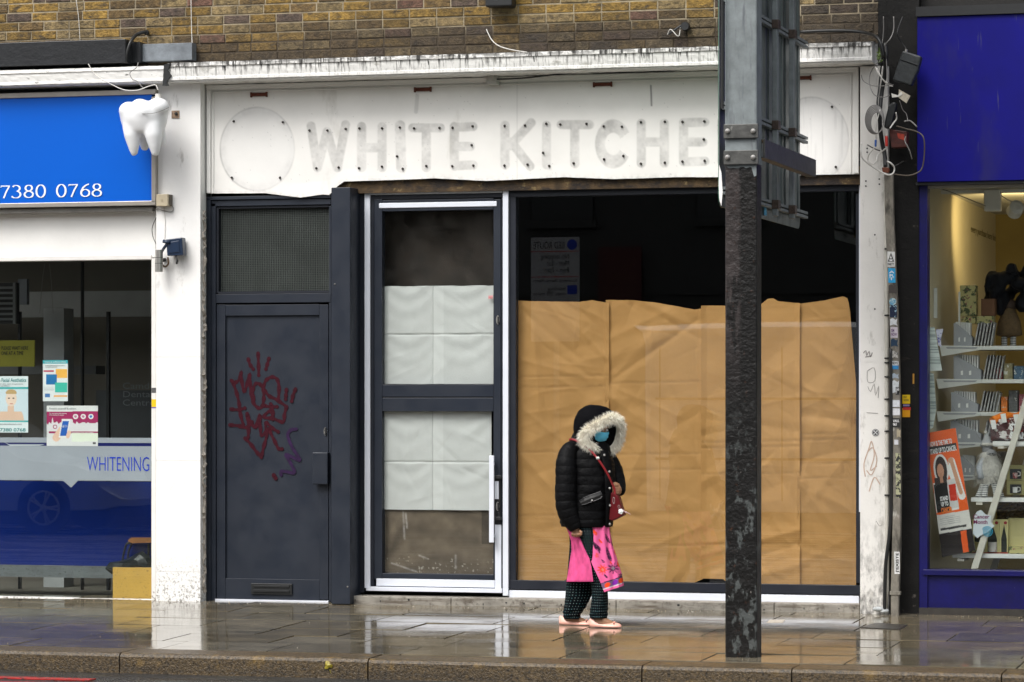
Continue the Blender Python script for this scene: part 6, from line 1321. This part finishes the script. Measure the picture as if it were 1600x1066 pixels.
# ---- hood: shell from the fur edge back over the head
fpts=[(927,697,-.095),(918,692,-.12),(913,683,-.13),(919,673,-.132),(930,665,-.12),(942,658,-.09),(954,653.5,-.045),(963,656,0),(967,666,.035),(966,679,.06),(961,691,.065),(954,700,.045),(942,704,-.0),(934,703,-.05)]
fp=[Q(*p) for p in fpts]; loop=smoothpts(fp+[fp[0]],5)[:-1]
C_=Q(925,660,.01); O_=sum(fp,Vector())/len(fp); bk=(C_-O_).normalized(); bk=(bk+Vector((0,0,.10))).normalized()
mb=MB(); rings=[]
for i in range(19):
    t=i/19; ring_=[]
    for j,p in enumerate(loop):
        a=p-C_; l=a.length; an=a.normalized(); om=math.acos(max(-1,min(1,an.dot(bk)))); k1=math.sin((1-t)*om)/math.sin(om); k2=math.sin(t*om)/math.sin(om)
        d_=an*k1+bk*k2; R_=l*(1-min(1,t*1.7))+.122*min(1,t*1.7); R_*=1+.012*math.sin(j*.5+i*.9)+(.018 if i in (5,6) else 0)
        if d_.z<-.3: R_*=1+.12*(-d_.z-.3)
        ring_.append(C_+d_*R_)
    rings.append(ring_)
mb.loft(rings); mb.build('hood',mat('black_hood_cloth',(.002,.002,.003),.8,var=.25,vs=14,bump=2,bs=12,spec=.07),per,smooth=True)
# back neck bridge between hood and jacket
MB().loft([ring(909,676,13,.07,.02,24),ring(908,686,17,.10,.01,24),ring(906,696,20,.12,0,24),ring(906,704,22,.13,0,24)]).build('hood_base',jk,per,smooth=True)
furm=mat('faux_fur',(1,1,1),.85,attr=True,var=.05); furm.node_tree.nodes['Principled BSDF'].inputs['Sheen Weight'].default_value=.3
MB().tube(loop+[loop[0]],.024,10,col=(.74,.69,.58)).build('fur_core',furm,per,smooth=True,colattr=True)
mb=MB(); rnd=random.Random(11); n=len(loop)
for k in range(8000):
    i=rnd.randrange(n); f=rnd.random(); p=loop[i].lerp(loop[(i+1)%n],f); tg=(loop[(i+1)%n]-loop[i]).normalized()
    rad=(p-O_); rad=(rad-tg*rad.dot(tg)).normalized(); bi=tg.cross(rad).normalized(); 
    if bi.dot(-bk)<0: bi=-bi       # bi points out of the opening
    a=rnd.uniform(-2.3,2.3); nd=rad*math.cos(a)+bi*math.sin(a); base=p+nd*.020
    ln=rnd.uniform(.022,.052)*(1.1 if p.z<O_.z else 1); d_=(nd*1.0+rad*.35-bk*.15+tg*rnd.uniform(-.45,.45)+Uz*(-.35)+Vector((rnd.gauss(0,.18),rnd.gauss(0,.18),rnd.gauss(0,.18)))).normalized()
    w=d_.cross(Vector((rnd.gauss(0,1),rnd.gauss(0,1),rnd.gauss(0,1)))).normalized()*rnd.uniform(.0009,.0018)
    mid=base+d_*ln*.6+Uz*-.003; tip=base+d_*ln+Uz*-.008
    ct=rnd.uniform(.72,1.05); cc=(min(1,1.05*ct),min(1,.99*ct),.86*ct); dark=a<-0.0 and False
    edge=math.cos(a)>.55 and rnd.random()<(.55 if p.z>O_.z-.02 else .35); tc=(.10,.08,.07) if edge else cc
    k0=len(mb.v); mb.v+=[tuple(base-w),tuple(base+w),tuple(mid+w*.8),tuple(mid-w*.8),tuple(tip)]; mb.f+=[(k0,k0+1,k0+2,k0+3),(k0+3,k0+2,k0+4)]; mb.c+=[cc,cc,cc,cc,tc]
mb.build('fur_trim',furm,per,colattr=True,recalc=False)
# ---- trousers
dot=mat('dotted_trousers',sc(9,16,20),.85,spec=.08,var=.15,vs=12); N=dot.node_tree; L=N.links.new
uvn=N.nodes.new('ShaderNodeUVMap'); mp=N.nodes.new('ShaderNodeMapping'); mp.inputs['Scale'].default_value=(24,36,1); L(uvn.outputs[0],mp.inputs[0]); vo=N.nodes.new('ShaderNodeTexVoronoi'); vo.inputs['Scale'].default_value=1; vo.inputs['Randomness'].default_value=.12; vo.voronoi_dimensions='2D'; L(mp.outputs[0],vo.inputs['Vector'])
lt=N.nodes.new('ShaderNodeMath'); lt.operation='LESS_THAN'; lt.inputs[1].default_value=.13; L(vo.outputs['Distance'],lt.inputs[0])
mx=N.nodes.new('ShaderNodeMix'); mx.data_type='RGBA'; bs_=N.nodes['Principled BSDF']; old=bs_.inputs['Base Color'].links[0].from_socket; L(lt.outputs[0],mx.inputs[0]); L(old,mx.inputs[6]); 
rp=N.nodes.new('ShaderNodeMix'); rp.data_type='RGBA'; rp.inputs[6].default_value=(.30,.34,.33,1); rp.inputs[7].default_value=(.03,.18,.20,1); L(vo.outputs['Color'],rp.inputs[0]); L(rp.outputs[2],mx.inputs[7]); L(mx.outputs[2],bs_.inputs['Base Color'])
def leg(prof,dy,seed):
    vs=[p[0] for p in prof]; rings=[]; v=vs[0]
    while v<=vs[-1]+.01:
        a=np.interp(v,vs,[p[1] for p in prof]); b_=np.interp(v,vs,[p[2] for p in prof]); d=np.interp(v,vs,[p[3] for p in prof]); k=min(1,max(0,(v-870)/60)); bot=min(1,max(0,(v-935)/25))
        rings.append(ring((a+b_)/2,v,(b_-a)/2,d,dy,44,lambda t:1+.05*k*math.sin(4*t+v*.05+seed)+.03*k*math.sin(7*t-v*.09+seed)+.05*bot*math.sin(v*.75+2*t+seed))); v+=1.2
    return MB().loft(rings)
leg([(812,888,918,.08),(850,890,924,.095),(880,888,926,.085),(905,886,927.5,.082),(930,884,925,.08),(948,880.5,916,.075),(958,879,909,.07),(967,881,906,.062)],.055,1).build('trouser_leg',dot,per,smooth=True)
leg([(812,898,930,.07),(835,902,934,.095),(860,909,938,.085),(885,916,944,.08),(905,922,948,.078),(925,925,949.5,.075),(940,924,949.5,.072),(955,922.5,949,.07),(966,922,949,.064)],-.06,4).build('trouser_leg',dot,per,smooth=True)
mb=MB(); rs=[]; 
# ---- tunic: back panel and front panel, open at the side
tunm=mat('pink_cotton',(1,1,1),.9,spec=.1,attr=True,var=.06,vs=14,bump=.15,bs=200)
BV=[812,830,845,860,885,909]; BL_=[879,887,892,893,889,885]; BR_=[903,908,913,918,924,927]
FV=[812,830,850,880,905,925]; FL_=[905,909,914,926,937,944]; FR_=[951,953,957,965,972,975]
def tun(VV,LL,RR,back,dm):
    def pos(s,t):
        v=VV[-1]+(VV[0]-VV[-1])*t
        l=np.interp(v,VV,LL); r=np.interp(v,VV,RR); sw=np.sin(PI*s)**.8; k=1-t
        u=(r-(r-l)*sw) if back else (l+(r-l)*sw); dd=dm*(.85+.15*k)
        dy=-np.cos(PI*s)*dd+.014*k*np.sin(s*19+v*.04)+.006*np.sin(s*43+v*.09)+(.0 if back else -.02*k)
        vv=v+(-(u-945)*.33*k*(v>860) if not back else 0)
        d=np.array([list(Q(a,b_,c_)) for a,b_,c_ in zip(u,vv,dy)]); return d[:,0],d[:,1],d[:,2]
    return pos
pink=np.array(sc(216,84,138)); pk1=np.array(sc(222,98,150))
def bcol(u,v,x,z):
    C=np.tile(pink,(len(u),1)); C*=(.62+.62*vnoise(u*.30,v*.10,1,3,3))[:,None]; C[v>906.5]*=.75; return C
def fcol2(u,v,x,z):
    C=np.tile(pk1,(len(u),1)); C*=(.92+.14*vnoise(u*.2,v*.2,1,5,3))[:,None]
    dk=np.array(sc(52,28,52)); orc=np.array(sc(225,70,30)); n=vnoise(u,v,.9,7,2)
    def pais(cu,cv,a,l,w,c,h=None):
        ca,sa=math.cos(a),math.sin(a); p=(u-cu)*ca+(v-cv)*sa; q=-(u-cu)*sa+(v-cv)*ca; q=q+.12*(p**2)/l*.9
        ww=w*(.45+.55*np.clip((p/l+1)/2,0,1)); m=((p/l)**2+(q/ww)**2<1); C[m&(n>.38)]=c; C[m&(n<=.38)]=(C[m&(n<=.38)]+c)/2.2
    def star(cu,cv,r,c):
        th=np.arctan2(v-cv,u-cu); rr=np.hypot(u-cu,v-cv); m=rr<r*(.72+.28*np.sin(th*9)); C[m&(n>.42)]=c; C[m&(n<=.42)]=C[m&(n<=.42)]*.5+c*.5; C[(rr<r*.25)]=c*.6+.15
    pais(929,832,.9,6,3.4,orc); pais(931.5,854,.9,9.5,4.6,dk); pais(949,842,1.1,8,3,dk); pais(950.5,866,1.25,12,4,dk*1.6); star(958,888,9.5,dk*1.3); star(941.5,890,8.5,orc); star(933,868,4,orc); pais(961.5,862,1.3,7,2.6,orc); pais(942,877,.8,4,2,dk*1.3); pais(938,846,.9,4,2,orc); pais(925,842,.9,3.5,1.7,dk); pais(957,850,1.2,4,1.8,dk); pais(946,900,.9,4.5,2,dk*1.2); pais(966,882,1.2,5,2,orc); pais(936,862,1.1,3.5,1.6,dk*1.5); pais(954,879,1.2,3,1.3,orc); star(971,900,5,dk)
    e=v+(u-945)*.33; bd=(e>910.5)&(e<920.5); C[bd]=np.array(sc(120,90,120)); 
    for cu,c in ((949,orc),(961,np.array(sc(120,40,150))),(971,orc)): C[bd&(((u-cu)/4.6)**2+((e-915.5)/4)**2<1)]=c
    C[(e>919.5)&(e<921)]=(.6,.5,.55); C[(np.abs(e-910)<.7)]=dk*1.4; return C
grid('tunic_back',70,70,tun(BV,BL_,BR_,True,.145),bcol,tunm,per)
grid('tunic_front',110,130,tun(FV,FL_,FR_,False,.135),fcol2,tunm,per)
# ---- shoes
shm_=mat('pink_ballet_shoe',sc(238,178,160),.35,var=.06,vs=20)
def shoe(u0,u1,dy,gv):
    g=gz(YP+dy)-0; secs=((0,.010,.050,.0),(.03,.024,.060,0),(.12,.033,.058,0),(.25,.035,.045,0),(.42,.037,.034,0),(.58,.043,.030,0),(.72,.046,.032,0),(.84,.042,.031,0),(.94,.030,.024,0),(1,.012,.014,.0))
    zg=gz(YP+dy); mb=MB(); rings=[]
    for f,w,h,o in secs:
        c=Q(u0+(u1-u0)*f,970,dy); c.z=zg+.003; r=[]
        for k in range(16):
            a=2*PI*k/16; ss=math.sin(a); r.append(c+Fv*(w*math.cos(a)*(.92 if ss<0 else 1-.25*ss))+Uz*(max(0,ss)*h+min(0,ss)*.0+.0))
        rings.append(r)
    mb.loft(rings); o=mb.build('shoe',shm_,per,smooth=True)
    c=Q(u0+(u1-u0)*.76,970,dy); c.z=zg+.034
    mb=MB()
    for s_ in (-1,1): mb.tube([c,c+Fv*-.012*s_+Rv*.006+Uz*.004,c+Fv*-.022*s_+Rv*-.003+Uz*.002],[.003,.006,.004],6)
    mb.ball(c,.004); mb.build('bow',shm_,o); MB().ball(c+Fv*-.03+Uz*-.006,.005).build('bead',blackp,o)
    # insole opening / instep skin
    c2=Q(u0+(u1-u0)*.38,970,dy); c2.z=zg+.030; MB().ball(c2,(.052,.028,.024)).build('instep',skin,per,smooth=True)
shoe(873.5,929.5,.06,0); shoe(921,971,-.075,0)
# ---- shoulder bag, carried
redb=mat('red_leather',(.10,.004,.007),.5,spec=.2,var=.2,vs=12,bump=.3)
bg_=thing('shoulder_bag',Q(962,812,-.08),'small dark red shoulder bag with silver charms worn across the black jacket','bag')
mb=MB(); pts=[(948,775),(957,769),(966,776),(974.5,805),(957,814),(950,812)]; y=YP-.10
mb.pprism(pts,y,y+.075); mb.build('bag_body',redb,bg_,bev=.006)
path=[(889,687,.02),(896,687,None),(907,692,None),(918,700,None),(930,712,None),(941,727,None),(950,742,None),(956,755,None),(960,764,None),(961,776,None)]
sp_=[]
for k,(u,v,d) in enumerate(path):
    if k<2: p=Q(u,v,-.09-.02*k)
    elif k==2: p=Q(u,v,-.13)
    elif k>7: p=Q(u,v,-.085-.01)
    else: p=tsurf(u,v,.020)
    sp_.append(p)
sp_=smoothpts(sp_,6); mb=MB(); rows_=[]
for i,p in enumerate(sp_):
    t=(sp_[min(i+1,len(sp_)-1)]-sp_[max(i-1,0)]).normalized(); s_=t.cross(-Fv).normalized()*.0070; rows_.append([p-s_,p-s_*.3-Fv*.003,p+s_*.3-Fv*.003,p+s_])
mb.loft(rows_,cap=False,closed=False); mb.build('strap',mat('red_strap',(.22,.006,.010),.4,var=.1),bg_,smooth=True,recalc=False)
mb=MB(); c=tsurf(934,716,.026); mb.box(c.x-.012,c.x+.012,c.y-.003,c.y+.003,c.z-.008,c.z+.008); mb.build('buckle',snap,bg_,bev=.002)
mb=MB()
rn=[Q(967+1.6*math.cos(a),792+2.5*math.sin(a),-.125) for a in [2*PI*k/16 for k in range(17)]]; mb.tube(rn,.0010,6); rn=[Q(959+1.5*math.cos(a),782+5*math.sin(a),-.125) for a in [2*PI*k/16 for k in range(17)]]; mb.tube(rn,.0011,6)
mb.build('key_ring',snap,bg_)
mb=MB()
for k in range(5): mb.ball(Q(970+2.0*math.cos(2*PI*k/5),799.5+2.4*math.sin(2*PI*k/5),-.13),(.010,.006,.010))
mb.ball(Q(970,799.5,-.132),(.009,.007,.009)); mb.build('flower_charm',mat('white_charm',(.72,.74,.72),.3),bg_,smooth=True)
mb=MB().ball(Q(974.5,798,-.13),.006).tube(smoothpts([Q(972,798,-.13),Q(977,800,-.13),Q(982,802,-.13),Q(985,804,-.13)]),.0022,6); mb.ball(Q(978,800.5,-.13),.007); mb.build('bead_string',mat('pale_pink_bead',(.55,.38,.40),.3),bg_)
